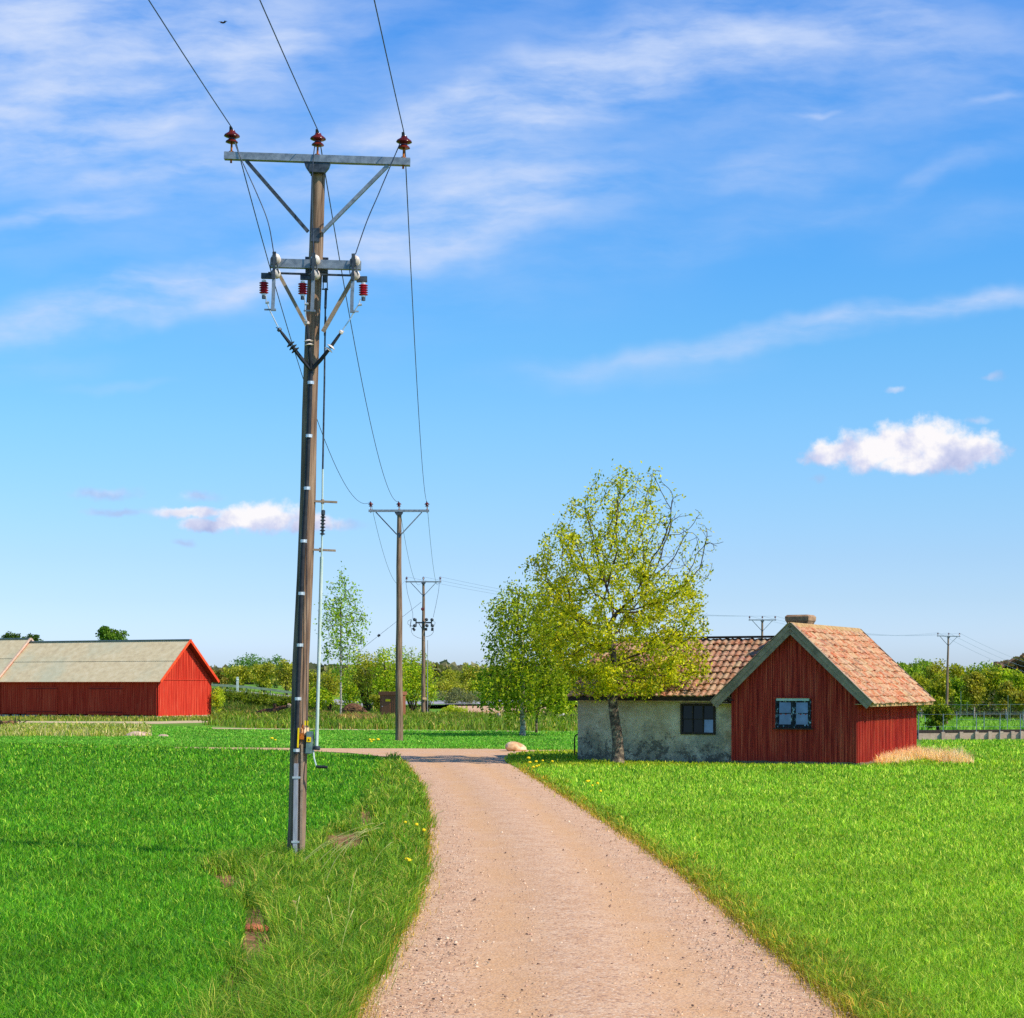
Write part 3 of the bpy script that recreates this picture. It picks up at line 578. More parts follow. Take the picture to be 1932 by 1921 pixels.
# soil patches, clod, stub
def blob(name, c, sz, mat, n=10, rough=.25, seed=0, parent=None, smooth=True, flatb=.35):
    r = random.Random(seed); mb = MB(); k = 14; rows = 9
    dirs = [(Vector((r.gauss(0, 1), r.gauss(0, 1), r.gauss(0, 1))).normalized(), r.uniform(-1, 1)) for _ in range(n)]
    vs = []
    for i in range(rows + 1):
        th = math.pi * i / rows
        for j in range(k):
            ph = 2 * math.pi * j / k; d = Vector((math.sin(th) * math.cos(ph), math.sin(th) * math.sin(ph), math.cos(th)))
            s = 1 + rough * sum(w * max(0, d.dot(q)) ** 3 for q, w in dirs)
            p = Vector((d.x * sz[0] * s, d.y * sz[1] * s, d.z * sz[2] * s)); p.z = max(p.z, -sz[2] * flatb); vs.append(Vector(c) + p)
    fs = [(i * k + j, i * k + (j + 1) % k, (i + 1) * k + (j + 1) % k, (i + 1) * k + j) for i in range(rows) for j in range(k)]
    mb.add(vs, fs); return obj(name, mb, mat, parent, smooth=smooth)
def soil(name, spots):
    mb = MB(); r = random.Random(3)
    for (u, v, a, b) in spots:
        pts = []
        for k in range(22):
            an = 2 * math.pi * k / 22; q = r.uniform(.7, 1.2); p = G(u + a * q * math.cos(an), v + b * q * math.sin(an)); p.z = .014; pts.append(p)
        mb.add(pts, [tuple(range(22))])
    return struct(obj(name, mb, M['earth'], recalc=False))
soil('bare_soil', [(482, 1772, 30, 52), (650, 1590, 38, 16), (420, 1664, 30, 11), (432, 1875, 20, 34), (400, 1650, 18, 8), (690, 1545, 10, 14)])
p = G(487, 1758); b = blob('brick_fragment', (p.x, p.y, .03), (.16, .11, .06), M['brick'], 6, .35, 5, smooth=False); tag(b, 'broken reddish clay lump in the bare soil of the left verge', 'brick')
p = G(553, 1735); mb = MB(); mb.box((p.x, p.y, .10), (.05, .03, .22), Matrix.Rotation(.12, 3, 'Y')); mb.box((p.x + .045, p.y + .01, .07), (.03, .02, .16), Matrix.Rotation(-.1, 3, 'Y'))
tag(obj('wood_stub', mb, M['ply']), 'short split pale wooden stub sticking out of the left verge', 'stake')
p = G(972, 1418); blb = blob('boulder', (p.x, p.y, .12), (.40, .35, .27), M['stone'], 8, .22, 12); tag(blb, 'rounded pale tan granite boulder at the road junction corner', 'boulder')
p = G(955, 1420)
# ------------------------------------------------------------------ poles
def ins_prof(s=1.0):
    return [(.03 * s, 0), (.06 * s, .0), (.093 * s, .012 * s), (.085 * s, .03 * s), (.05 * s, .055 * s), (.048 * s, .075 * s), (.09 * s, .085 * s), (.118 * s, .10 * s), (.112 * s, .12 * s), (.07 * s, .15 * s), (.05 * s, .165 * s), (.045 * s, .185 * s), (.02 * s, .19 * s)]
def sheds(n, r0, r1, h):
    pr = [(r0 * .6, 0)]
    for i in range(n):
        z = h * (i + .15) / n; dz = h / n
        pr += [(r0, z), (r1, z + dz * .25), (r1, z + dz * .42), (r0, z + dz * .75)]
    return pr + [(r0 * .6, h)]
def add_pole(t, H, half, rb=.135, rt=.10, seg=20, wiggle=0):
    mb = MB(); n = 9; top = H - .06
    mb.tube([(0.012 * math.sin(k * 1.7 + wiggle), 0.01 * math.cos(k * 1.1), -.6 + (top + .6) * k / n) for k in range(n + 1)], [rb + (rt - rb) * max(0, (k / n)) for k in range(n + 1)], seg)
    obj('pole_shaft', mb, M['polewood'], t, smooth=True)
    mb = MB(); mb.box((0, -.17, H), (2 * half, .11, .105)); obj('crossarm', mb, M['steel'], t)
    mb = MB(); mb.prism([(-.19, -.21, H - .055), (.19, -.21, H - .055), (.17, -.21, H - .12), (.11, -.21, H - .20), (-.11, -.21, H - .20), (-.17, -.21, H - .12)], (0, .12, 0)); mb.tube([(0, 0, H - .08), (0, 0, H - .2)], rt + .012, 14)
    obj('arm_bracket', mb, M['darksteel'], t)
    for s in (-1, 1):
        mb = MB(); mb.bar((s * 1.04, -.17, H - .06), (s * (rt + .005), -.13, H - 1.06), .05, .06, (0, 1, 0)); obj('brace', mb, M['steel'] if s > 0 else M['darksteel'], t)
    mb = MB(); mb.box((0, -.105, H - 1.1), (.13, .03, .2)); obj('brace_plate', mb, M['darksteel'], t)
    for x in (-half + .10, 0, half - .10):
        mb = MB(); mb.tube([(x, -.17, H - .10), (x, -.17, H + .19)], .016, 6); mb.tube([(x, -.17, H + .05), (x, -.17, H + .07)], .04, 8); q = obj('insulator_pin', mb, M['rust'], t)
        mb = MB(); mb.lathe(ins_prof(), (x, -.17, H + .19)); q2 = obj('insulator', mb, M['porc'], t, smooth=True)
        mb = MB(); mb.box((x - .02, -.17, H + .40), (.035, .06, .06)); mb.tube([(x - .02, -.23, H + .42), (x, -.17, H + .375), (x, -.12, H + .40)], .012, 5); obj('wire_clamp', mb, M['darksteel'], q2)
LEAN = math.atan2((601 - 557) / 121.2, 10.8)
PA = G(556.5, 1627); SA = FPX / PA.y
HA = (1627 - 305.5) / SA
poleA = thing('power_pole', PA, 'tall leaning wooden power pole with switchgear and cable, nearest the viewer left of the road', 'power pole', 'wooden power poles', rot=(0, LEAN, 0))
add_pole(poleA, HA, 1.365, .135, .100)
Rl = Matrix.Rotation(-LEAN, 3, 'Y')
def L(sx, sy, dy):
    """source photo pixel -> pole local position, dy metres from the shaft axis (negative = viewer side)"""
    Y = PA.y + dy; w = P(sx / 1.3251, sy / 1.3251, Y); q = Rl @ (w - PA); return Vector((q.x, dy, q.z))
def Z1(x, y, dy): return L(520 + x / 3.2018, 280 + y / 3.2018, dy)
def Z2(x, y, dy): return L(620 + x / 5.3375, 600 + y / 5.3375, dy)
def Z3(x, y, dy): return L(680 + x / 2.5617, 1150 + y / 2.5617, dy)
def Z4(x, y, dy): return L(660 + x / 4.467, 1750 + y / 4.467, dy)
mb = MB(); mb.bar(Z2(300, 312, -.22), Z2(1508, 345, -.22), .10, .125); obj('switch_crossarm', mb, M['steel'], poleA)
mb = MB(); mb.bar(Z2(765, 250, .15), Z2(1072, 262, .15), .05, .05); obj('clamp_bar', mb, M['darksteel'], poleA)
mb = MB(); mb.bar(Z2(770, 400, -.12), Z2(1065, 400, -.12), .1, .1); obj('switch_bracket', mb, M['darksteel'], poleA)
mb = MB(); mb.tube([Z2(270, 440, -.30), Z2(1490, 478, -.30)], .016, 6); obj('switch_shaft', mb, M['darksteel'], poleA)
for k, (x, y) in enumerate(((360, 270), (885, 285), (1415, 295))):
    mb = MB()
    for yy_ in (0, 195):
        mb = MB(); o_ = Z2(x + 25, y + yy_, -.24); mb.lathe(sheds(3, .045, .066, .17), o_, (0, -1, 0), 14); obj('post_insulator', mb, M['cream'], poleA, smooth=True)
    mb = MB(); a = Z2(x - 15, y - 60, -.42); b = Z2(x - 15, y + 215, -.42); mb.bar(a, b, .022, .035, (1, 0, 0)); mb.bar(Z2(x - 10, y - 110, -.4), Z2(x - 6, y - 40, -.4), .05, .04, (0, 1, 0)); mb.box(Z2(x - 15, y + 10, -.40), (.085, .05, .10)); mb.box(Z2(x - 18, y + 205, -.42), (.05, .06, .10))
    mb.tube([Z2(x - 50, y - 30, -.40), Z2(x - 58, y + 120, -.41), Z2(x - 50, y + 190, -.40)], .007, 5)
    mb.tube([Z2(x + 30, y + 40, -.40), Z2(x + 36, y + 110, -.41), Z2(x + 55, y + 175, -.40)], .010, 5); obj('switch_blade', mb, M['darksteel'], poleA)
    mb = MB(); s_ = 1 if k == 2 else -1
    mb.bar(Z2(x - 15, y + 230, -.42), Z2(x - 22 if k < 2 else x - 28, y + 480, -.42), .022, .05, (1, 0, 0)); mb.bar(Z2(x - 22 if k < 2 else x - 28, y + 480, -.42), Z2(x - 30, y + 655, -.42), .022, .05, (1, 0, 0)); mb.box(Z2(x - 20, y + 662, -.41), (.07, .05, .03))
    mb.bar(Z2(x - 25, y + 660, -.41), Z2(x + s_ * 105 - (35 if k < 2 else 45), y + 660, -.38), .02, .022); obj('arcing_horn', mb, M['steel'], poleA)
for (bx0, by, bx1, cx, ct, cb) in ((178, 480, 320, 212, 540, 740), (700, 495, 850, 730, 555, 750), (1590, 525, 1450, 1540, 575, 765)):
    mb = MB(); mb.bar(Z2(bx0, by, -.26), Z2(bx1, by + 2, -.26), .06, .08); obj('arrester_bracket', mb, M['darksteel'], poleA)
    top = Z2(cx, ct, -.28); bot = Z2(cx, cb, -.28); ln = (top - bot).length
    mb = MB(); mb.lathe(sheds(5, .045, .068, ln * .8), bot + (top - bot) * .1, top - bot, 16); ar = obj('surge_arrester', mb, M['redsil'], poleA, smooth=True)
    mb = MB(); mb.lathe([(.02, -.02), (.032, 0), (.034, .03), (.02, .035)], bot, top - bot, 10); obj('end_cap', mb, M['bright'], ar)
    mb = MB(); mb.lathe([(.02, 0), (.03, .0), (.034, .03), (.02, .035)], top - (top - bot) * .12, top - bot, 10); obj('end_cap', mb, M['bright'], ar)
    mb = MB(); mb.tube([bot, bot - (top - bot).normalized() * .05], .03, 8); obj('end_clamp', mb, M['darksteel'], ar)
for pts in (((240, 745), (243, 830), (262, 860), (300, 960), (400, 1160)), ((755, 760), (765, 850), (762, 930), (770, 1020), (785, 1090)), ((1500, 790), (1480, 860), (1440, 920), (1360, 1060), (1262, 1200))):
    mb = MB(); mb.tube([Z2(x, y, -.30) for x, y in pts], .009, 6); mb.tube([Z2(pts[1][0] + 15 - 25, pts[1][1] + 8, -.30), Z2(pts[1][0] + 15 + 25, pts[1][1] + 2, -.30)], .018, 8); obj('tail_wire', mb, M['bright'], poleA)
for (a, s, e, nd) in (((405, 1180), (590, 1420), (835, 1725), 3), ((785, 1085), (812, 1385), (845, 1720), 2), ((1255, 1215), (1085, 1455), (860, 1720), 2)):
    A_, S_, E_ = Z2(*a, -.30), Z2(*s, -.28), Z2(*e, -.19); d_ = (S_ - A_).normalized(); d2 = (E_ - S_).normalized()
    mb = MB(); mb.tube([A_, A_.lerp(S_, .3), A_.lerp(S_, .95)], [.012, .022, .026], 8)
    mb.tube([S_, S_.lerp(E_, .5) + Vector((.0, 0, -.01)), E_], [.026, .03, .032], 8); ct_ = obj('cable_tail', mb, M['black'], poleA, smooth=True)
    mb = MB()
    for q in range(nd): mb.lathe([(.02, 0), (.065, -.012), (.07, -.006), (.022, .018)], S_ + (d_ if nd == 3 else d2) * (q - .8) * .055, -d_, 16)
    obj('shed_disc', mb, M['darksteel'] if nd == 3 else M['cream'], ct_)
    mb = MB(); mb.lathe([(.02, 0), (.035, .01), (.035, .04), (.015, .05)], A_, d_, 8); mb.tube([A_ + Vector((-.035, 0, .01)), A_ + Vector((.03, 0, -.01))], .008, 5); obj('cable_lug', mb, M['cream'] if nd != 3 else M['darksteel'], ct_)
for a, b in (((405, 440), (785, 1150)), ((1395, 530), (1000, 1225))):
    mb = MB(); mb.bar(Z2(*a, -.18), Z2(*b, -.10), .05, .085, (0, 1, 0)); obj('switch_brace', mb, M['greywood'], poleA)
# jumpers from the line insulators down to the switch
for pts in (((192, 165), (245, 330), (385, 640), (480, 880), (525, 1120)), ((868, 185), (845, 350), (834, 560), (832, 800), (848, 1135)), ((1553, 215), (1440, 480), (1360, 670), (1270, 880), (1180, 1140))):
    ps = [Z1(x, y, -.2 - .04 * i) for i, (x, y) in enumerate(pts)]; sm = []
    for i in range(len(ps) - 1):
        p0, p1, p2, p3 = ps[max(i - 1, 0)], ps[i], ps[i + 1], ps[min(i + 2, len(ps) - 1)]
        for k in range(6):
            t_ = k / 6; sm.append(.5 * ((2 * p1) + (p2 - p0) * t_ + (2 * p0 - 5 * p1 + 4 * p2 - p3) * t_ ** 2 + (3 * p1 - p0 - 3 * p2 + p3) * t_ ** 3))
    mb = MB(); mb.tube(sm + [ps[-1]], .008, 5); obj('jumper_wire', mb, M['wire'], poleA)
# operating rod with guides and crank
mb = MB(); mb.tube([Z2(1035, 680, -.02), Z2(1020, 1900, -.02), Z3(325, 60, -.03)], [.012, .014, .014], 6); mb.box(Z2(1037, 780, -.02), (.035, .03, .30)); mb.box(Z2(1030, 1150, -.02), (.03, .03, .28)); rod = obj('operating_rod', mb, M['darksteel'], poleA)
mb = MB(); mb.tube([Z3(325, 60, -.03), Z3(322, 380, -.04), Z3(318, 620, -.05)], .014, 8); mb.tube([Z3(318, 620, -.05), Z3(285, 1845, -.08)], .026, 10); obj('rod_pipe', mb, M['paleblue'], rod, smooth=True)
mb = MB(); mb.lathe([(.02, 0)] + [q for i in range(6) for q in ((.018, .05 * i), (.045, .05 * i + .012), (.018, .05 * i + .03))] + [(.03, .30), (.03, .36), (.01, .37)], Z3(323, 480, -.04), (0, 0, 1), 10); obj('rod_insulator', mb, M['darksteel'], rod)
mb = MB(); mb.box(Z2(1030, 490, -.05), (.075, .05, .17)); mb.bar(Z2(1005, 500, -.04), Z2(1003, 660, -.04), .014, .014, (0, 1, 0)); mb.bar(Z2(1058, 500, -.04), Z2(1058, 660, -.04), .014, .014, (0, 1, 0)); mb.bar(Z2(985, 658, -.04), Z2(1070, 662, -.04), .02, .016); obj('rod_lever', mb, M['darksteel'], poleA)
for (a, b, y) in ((262, 418, 267), (250, 408, 577)):
    mb = MB(); mb.bar(Z3(a, y - 3, -.03), Z3(b, y + 4, -.03), .05, .03); mb.tube([Z3(a + 62, y - 14, -.03), Z3(a + 62, y + 14, -.03)], .025, 8); obj('rod_guide', mb, M['greywood'], poleA)
# cable down the shaft
cab = [(830, 1700), (820, 1900)]
def CS(sy): # source x of the cable down the pole
    return float(np.interp(sy, [925, 957, 1090, 1221, 1353, 1484, 1613, 1747, 1876, 1909, 2137], [777, 776, 771.5, 766.6, 758.5, 753, 749, 744, 740, 740.6, 737]))
mb = MB(); mb.tube([L(CS(y), y, -.155 - .02 * (y > 1200)) for y in range(925, 1915, 30)], .034, 10); cb_ = obj('supply_cable', mb, M['black'], poleA, smooth=True)
mb = MB(); mb.tube([L(767, y, -.15) for y in range(1230, 1900, 60)], .006, 5); obj('earth_wire', mb, M['darksteel'], poleA)
for y in (957, 1090, 1221, 1353, 1484, 1613, 1747, 1876):
    mb = MB(); mb.tube([L(CS(y), y - 3.8, -.176), L(CS(y), y + 3.8, -.176)], .042, 10); mb.box(L(CS(y) + 5, y, -.15), (.05, .03, .05)); obj('cable_clamp', mb, M['bright'], poleA)
mb = MB(); a, b = L(740.6, 1909, -.17), L(737, 2160, -.175); mb.bar(a, b, .06, .072, (0, 1, 0)); obj('cable_guard', mb, M['conduit'], poleA)
mb = MB(); mb.bar(L(755.5, 1860, -.135), L(752, 2150, -.14), .03, .035, (0, 1, 0)); obj('earth_guard', mb, M['greywood'], poleA)
for y in (1944, 2105):
    mb = MB(); mb.bar(L(CS(y) - 9, y, -.205), L(CS(y) + 11, y, -.205), .02, .03); obj('guard_strap', mb, M['bright'], poleA)
mb = MB(); mb.bar(L(746.5, 1820, -.20), L(744.5, 1869, -.20), .02, .04, (0, 1, 0)); obj('yellow_strip', mb, M['yellow'], poleA)
mb = MB(); mb.box(L(766, 1808, -.145), (.055, .01, .07)); obj('yellow_tag', mb, M['yellow'], poleA)
mb = MB(); mb.tube([L(751, 1819, 0), L(751, 1838, 0)], .138, 20); obj('wood_collar', mb, M['ply'], poleA, smooth=True)
mb = MB(); mb.tube([L(757, 1812, -.16), L(754, 1826, -.165), L(755.5, 1838, -.165), L(759, 1826, -.16), L(757, 1812, -.16)], .008, 5); mb.box(L(754, 1841, -.15), (.07, .05, .09)); obj('padlock_chain', mb, M['rust'], poleA)
mb = MB(); mb.box(L(774, 1856, -.10), (.09, .12, .32)); mb.box(L(769.5, 1878, -.08), (.08, .1, .08)); bx_ = obj('switch_box', mb, M['greenbox'], poleA)
mb = MB(); mb.box(L(772, 1849, -.166), (.065, .006, .075)); obj('warning_label', mb, M['yellow'], bx_)
mb = MB(); mb.prism([L(769.7, 1852, -.171), L(774.3, 1852, -.171), L(772, 1846.5, -.171)], (0, -.002, 0)); obj('warning_mark', mb, M['black'], bx_)
mb = MB(); mb.bar(L(780, 1838, -.10), L(784, 1838, -.10), .02, .1); mb.bar(L(784, 1838, -.10), L(785.5, 1872, -.10), .012, .03, (0, 1, 0)); mb.box(L(788, 1870, -.09), (.14, .08, .06)); mb.lathe([(.02, 0), (.05, 0), (.05, .03), (.02, .04)], L(792, 1872, -.12), (0, 0, 1), 10); obj('gear_bracket', mb, M['darksteel'], poleA)
mb = MB(); mb.tube([L(783.5, 1876, -.12), L(785, 1895, -.16), L(791, 1916, -.2)], .012, 6); ck = obj('crank_handle', mb, M['paleblue'], poleA)
mb = MB(); mb.tube([L(791, 1916.5, -.2), L(819, 1918.5, -.2)], .022, 8); obj('crank_grip', mb, M['black'], ck)
# other poles
def simple_pole(u, Y, vb, va, half, label, tilt=0.0, rb=.14):
    b = T(u, Y) if vb is None else P(u, vb, Y); H = P(u, va, Y).z - b.z
    t = thing('power_pole', b, label, 'power pole', 'wooden power poles', rot=(0, tilt, 0)); add_pole(t, H, half, rb, .10, 14, u); return t, H
poleB, HB = simple_pole(753, 86.4, 1400, 964.5, 1.37, 'plain wooden power pole with three insulators standing beyond the cross path', rb=.19)
poleC, HC = simple_pole(799, 156, 1351, 1098, 1.47, 'wooden power pole with dark switchgear halfway up beside the brown shed', rb=.21)
poleE, HE = simple_pole(1438, 197, None, 1170, 1.42, 'power pole whose top rises behind the ridge of the tiled roof', rb=.2)
poleD, HD = simple_pole(1785.5, 233, None, 1200.5, 1.42, 'distant leaning power pole right of the red gabled house before the wood', .022, rb=.2)
for t, k in ((poleB, 1.8), (poleC, 1.9), (poleE, 1.9), (poleD, 2.2)):   # thin steelwork reads heavier on bigger arms
    for o in t.children:
        if o.name.startswith(('insulator',)): pass
# switchgear on pole C
def C_(x, y, dy=-.25):
    u, v = (980 + x / 8.73) / 1.3251, (1420 + y / 8.73) / 1.3251; return P(u, v, 156 + dy) - poleC.location
mb = MB(); mb.bar(C_(530, 1195), C_(860, 1195), .1, .12); mb.bar(C_(525, 1110), C_(525, 1285), .1, .1, (0, 1, 0)); mb.bar(C_(860, 1110), C_(860, 1285), .1, .1, (0, 1, 0)); obj('switch_frame', mb, M['darksteel'], poleC)
for (x, y) in ((495, 1130), (495, 1262), (755, 1130), (765, 1262), (875, 1135), (885, 1262)):
    mb = MB(); mb.lathe(sheds(3, .08, .14, .3), C_(x, y, -.2), (0, -1, 0), 10); obj('post_insulator', mb, M['darksteel'], poleC)
for a, b in (((455, 1310), (500, 1370)), ((745, 1310), (745, 1370)), ((885, 1305), (875, 1375))):
    mb = MB(); mb.tube([C_(*a, -.3), C_(*b, -.3)], .10, 8); obj('surge_arrester', mb, M['black'], poleC)
mb = MB(); mb.bar(C_(585, 1210), C_(665, 1340), .05, .08, (0, 1, 0)); obj('switch_brace', mb, M['darksteel'], poleC)
mb = MB(); mb.bar(C_(735, 1160, -.35), C_(670, 1480, -.3), .06, .08, (0, 1, 0)); obj('switch_lever', mb, M['greywood'], poleC)
mb = MB(); mb.tube([C_(420, 1130, -.4), C_(400, 1260, -.4), C_(395, 1300, -.4)], .03, 5); mb.tube([C_(395, 1262, -.4), C_(470, 1275, -.4)], .025, 5); obj('arcing_horn', mb, M['darksteel'], poleC)
for pts in (((305, 330), (340, 560), (410, 800), (455, 1000), (455, 1110)), ((1035, 320), (1015, 520), (960, 800), (900, 1080)), ((425, 1310), (425, 1400), (470, 1470), (560, 1520), (640, 1545)), ((905, 1320), (905, 1400), (860, 1460), (800, 1490), (740, 1500)), ((420, 1120), (350, 1160), (340, 1220), (400, 1262)), ((890, 1150), (945, 1190), (930, 1240), (900, 1265))):
    mb = MB(); mb.tube([C_(x, y, -.3) for x, y in pts], .014, 4); obj('jumper_wire', mb, M['wire'], poleC)
mb = MB(); mb.lathe([(.05, 0), (.14, .02), (.14, .1), (.05, .12)], C_(670, 900, -.25), (0, -1, 0), 12); obj('bell_insulator', mb, M['porc'], poleC)
mb = MB(); mb.bar(C_(741, 1500, .0) + Vector((.14, -.15, -.3)), C_(741, 1500, 0) + Vector((.14, -.15, -6.9)), .05, .05, (0, 1, 0)); obj('cable_guard', mb, M['conduit'], poleC)
mb = MB(); mb.box(P(801, 1318, 155.7) - poleC.location, (.3, .1, .18)); obj('wood_collar', mb, M['ply'], poleC)
# guy wire
ga = P(795, 1136, 156); gb = G(523, 1352); gb.y = 156; gb = P(523, 1350, 156)
gw = thing('guy_wire', gb, 'thin stay wire with a dark insulator running down left from the switch pole', 'wire')
mb = MB(); mb.tube([Vector((0, 0, 0)), ga - gb], .012, 4); obj('stay_strand', mb, M['wire'], gw)
mb = MB(); q = gb.lerp(ga, .705) - gb; mb.lathe([(.05, -.12), (.12, -.08), (.09, 0), (.12, .08), (.05, .12)], q, ga - gb, 8); obj('stay_insulator', mb, M['black'], gw)
# line conductors
bpy.context.view_layer.update()
def tops(t, H, half): return [t.matrix_world @ Vector((x, -.17, H + .41)) for x in (-half + .10, 0, half - .10)]
def span(a, b, sag, r, mat, label, n=28):
    o = a; pts = []
    for k in range(n + 1):
        s = k / n; p = a.lerp(b, s) - o; p.z -= 4 * sag * s * (1 - s); pts.append(p)
    mb = MB(); mb.tube(pts, r, 5); w = obj('power_wire', mb, mat); w.location = o; tag(w, label, 'wire', 'overhead line conductors')
TA, TB, TC, TE, TD = tops(poleA, HA, 1.365), tops(poleB, HB, 1.37), tops(poleC, HC, 1.47), tops(poleE, HE, 1.42), tops(poleD, HD, 1.42)
nm3 = ('left', 'middle', 'right')
for k in range(3):
    x0 = (-4.75, -3.2, -1.45)[k]
    span(TA[k], Vector((x0, -28, 11.3)), .9, .008, M['wire'], f'{nm3[k]} wire rising out of the top of the picture from the near pole')
    span(TA[k], TB[k], (1.75, 1.45, 1.3)[k], .009, M['wire'], f'{nm3[k]} wire sagging between the near pole and the second pole')
    span(TB[k], TC[k], 1.9, .011, M['farwire'], f'{nm3[k]} wire between the second pole and the pole with switchgear')
    span(TC[k], TE[k], .9, .011, M['farwire'], f'{("lowest", "middle", "upper")[k]} faint wire from the switchgear pole towards the tree')
    span(TE[k], TD[k], 1.0, .012, M['farwire'], f'{nm3[k]} faint wire behind the red gable between the two distant poles')
    e = P(1990 + 20 * k, 1282 - 4 * k, 330); span(TD[k], e, .8, .014, M['farwire'], f'{nm3[k]} faint wire sloping down right from the most distant pole')
# ------------------------------------------------------------------ house with red gable
TH = R(27); ux = Vector((math.cos(TH), -math.sin(TH), 0)); uy = Vector((math.sin(TH), math.cos(TH), 0))
A = G(1617, 1447)
def hit(o, d, u):  # distance along d from o to reach image column u
    k = (u - CU) / FPX; return (k * o.y - o.x) / (d.x - k * d.y)
WF = -hit(A, ux, 1381); ML = hit(A, uy, 1727)
house = thing('farm_cottage', A, 'old cottage with red boarded gable wing, flaking plastered wing and clay tiled roofs', 'house', rz=-TH)
def HL(u, v, ly):  # house-local point on the plane local y = ly seen at u,v
    o = A + uy * ly; s = hit(o, ux, u); w = o + ux * s; return Vector((s, ly, CH + (HV - v) / FPX * w.y))
xc = -WF / 2; zE = HL(1632, 1326, -.3).z; zR = HL(1495, 1178, -.3).z; hs = 2.65
pitch = math.atan2(zR - zE, hs); zw = zE + (hs - WF / 2) * math.tan(pitch) - .08
def gz(x): return zR - .16 - abs(x - xc) * math.tan(pitch)
mb = MB()
mb.prism([(-WF, 0, .12), (0, 0, .12), (0, 0, gz(0)), (xc, 0, gz(xc)), (-WF, 0, gz(-WF))], (0, .12, 0))
n = 25
for k in range(n + 1):
    x = -WF + .02 + (WF - .04) * k / n; ww = .045 + .012 * random.random()
    zt = gz(x); dz = ww / 2 * math.tan(pitch)
    z0 = .10 + random.uniform(-.03, .02)
    mb.prism([(x - ww / 2, -.036, z0), (x + ww / 2, -.036, z0), (x + ww / 2, -.036, zt - dz), (x - ww / 2, -.036, zt - dz)], (0, .035, 0))
obj('gable_wall', mb, M['housered'], house)
mb = MB(); mb.box((-.06, ML / 2 + .06, (zw + .12) / 2), (.12, ML - .12, zw - .12)); n = int(ML / .17)
for k in range(n + 1):
    y = .02 + (ML - .04) * k / n; mb.box((.0225, y, (zw + .10) / 2), (.045, .045 + .012 * random.random(), zw - .08 + random.uniform(-.03, .02)))
obj('side_wall', mb, M['housered'], house)
mb = MB(); mb.box((-WF + .06, ML / 2, zw / 2), (.11, ML - .3, zw)); mb.prism([(-WF, ML - .1, .1), (0, ML - .1, .1), (0, ML - .1, gz(0)), (xc, ML - .1, gz(xc)), (-WF, ML - .1, gz(-WF))], (0, .1, 0)); obj('back_wall', mb, M['housered'], house)
mb = MB(); rr = random.Random(4); x = -WF
while x < 0:
    w = rr.uniform(.18, .5); mb.box((min(x + w / 2, -.1), .03, .03), (w * .96, .14, .2 + rr.uniform(-.03, .03))); x += w
y = .2
while y < ML:
    w = rr.uniform(.18, .5); mb.box((-.03, min(y + w / 2, ML - .1), .03), (.14, w * .96, .2 + rr.uniform(-.03, .03))); y += w
obj('stone_plinth', mb, M['plinth'], house)
def tiles(name, o, ds, dd, Ls, Ld, mats, parent, tw=.215, tl=.345, seed=1, cols=((206, 112, 66), (190, 96, 58), (224, 150, 112), (172, 92, 66), (212, 168, 140)), rag=0.0, smax=None, smin=None):
    r = random.Random(seed); o, ds, dd = Vector(o), Vector(ds).normalized(), Vector(dd).normalized(); nn = dd.cross(ds); 
    if nn.z < 0: nn = -nn
    mb = MB(); mb.col = []
    # boards under the tiles
    q = [o, o + ds * (min(Ls, smax(0)) if smax else Ls), o + ds * (min(Ls, smax(Ld)) - .05 if smax else Ls) + dd * Ld, o + dd * Ld]
    vs = [p - nn * .02 for p in q] + [p - nn * .07 for p in q]; mb.k = 1
    mb.add(vs, [(0, 1, 2, 3), (7, 6, 5, 4), (0, 4, 5, 1), (1, 5, 6, 2), (2, 6, 7, 3), (3, 7, 4, 0)], (.2, .12, .08)); mb.k = 0
    ns = int(round(Ls / tw)); nd = int(round(Ld / tl)); tw = Ls / ns; tl = Ld / nd
    prof = [(0, .0), (.14, -.012), (.32, -.006), (.5, .022), (.68, .040), (.86, .034), (1.06, .0)]
    for j in range(nd):
        for i in range(ns):
            s0 = i * tw; d0 = j * tl
            if smax and s0 + tw > smax(d0): continue
            if smin and s0 < smin(d0): continue
            jz = r.gauss(0, .009); js = r.gauss(0, .010); jd = r.gauss(0, .022); c = s2l(*r.choice(cols)); c = tuple(x * r.uniform(.85, 1.12) for x in c)
            up, lo, bt = [], [], []
            for (a, h) in prof:
                ps = s0 + a * tw + js
                up.append(o + ds * ps + dd * (d0 - .01) + nn * (h * .9 + .0 + jz))
                arc = -.025 * math.sin(math.pi * min(1, a)) * 0
                lo.append(o + ds * ps + dd * (d0 + tl + .045 + jd + .045 * max(0, math.sin((a - .22) / .84 * math.pi))) + nn * (h * 1.1 + .05 + jz))
                bt.append(o + ds * ps + dd * (d0 + tl + .043 + jd + .045 * max(0, math.sin((a - .22) / .84 * math.pi))) + nn * (h + .008 + jz))
            m_ = len(prof); vs = up + lo + bt
            fs = [(k, k + 1, m_ + k + 1, m_ + k) for k in range(m_ - 1)] + [(m_ + k, m_ + k + 1, 2 * m_ + k + 1, 2 * m_ + k) for k in range(m_ - 1)]
            mb.add(vs, fs, c)
    return obj(name, mb, mats, parent, recalc=False)
fo = .32; Ld = math.hypot(hs, zR - zE)
cA = ((190, 104, 56), (188, 116, 72), (184, 132, 96), (182, 90, 44), (170, 108, 78), (202, 152, 112), (132, 82, 58))
cB = ((186, 104, 76), (196, 116, 88), (170, 92, 72), (206, 140, 116), (190, 128, 110), (150, 90, 76))
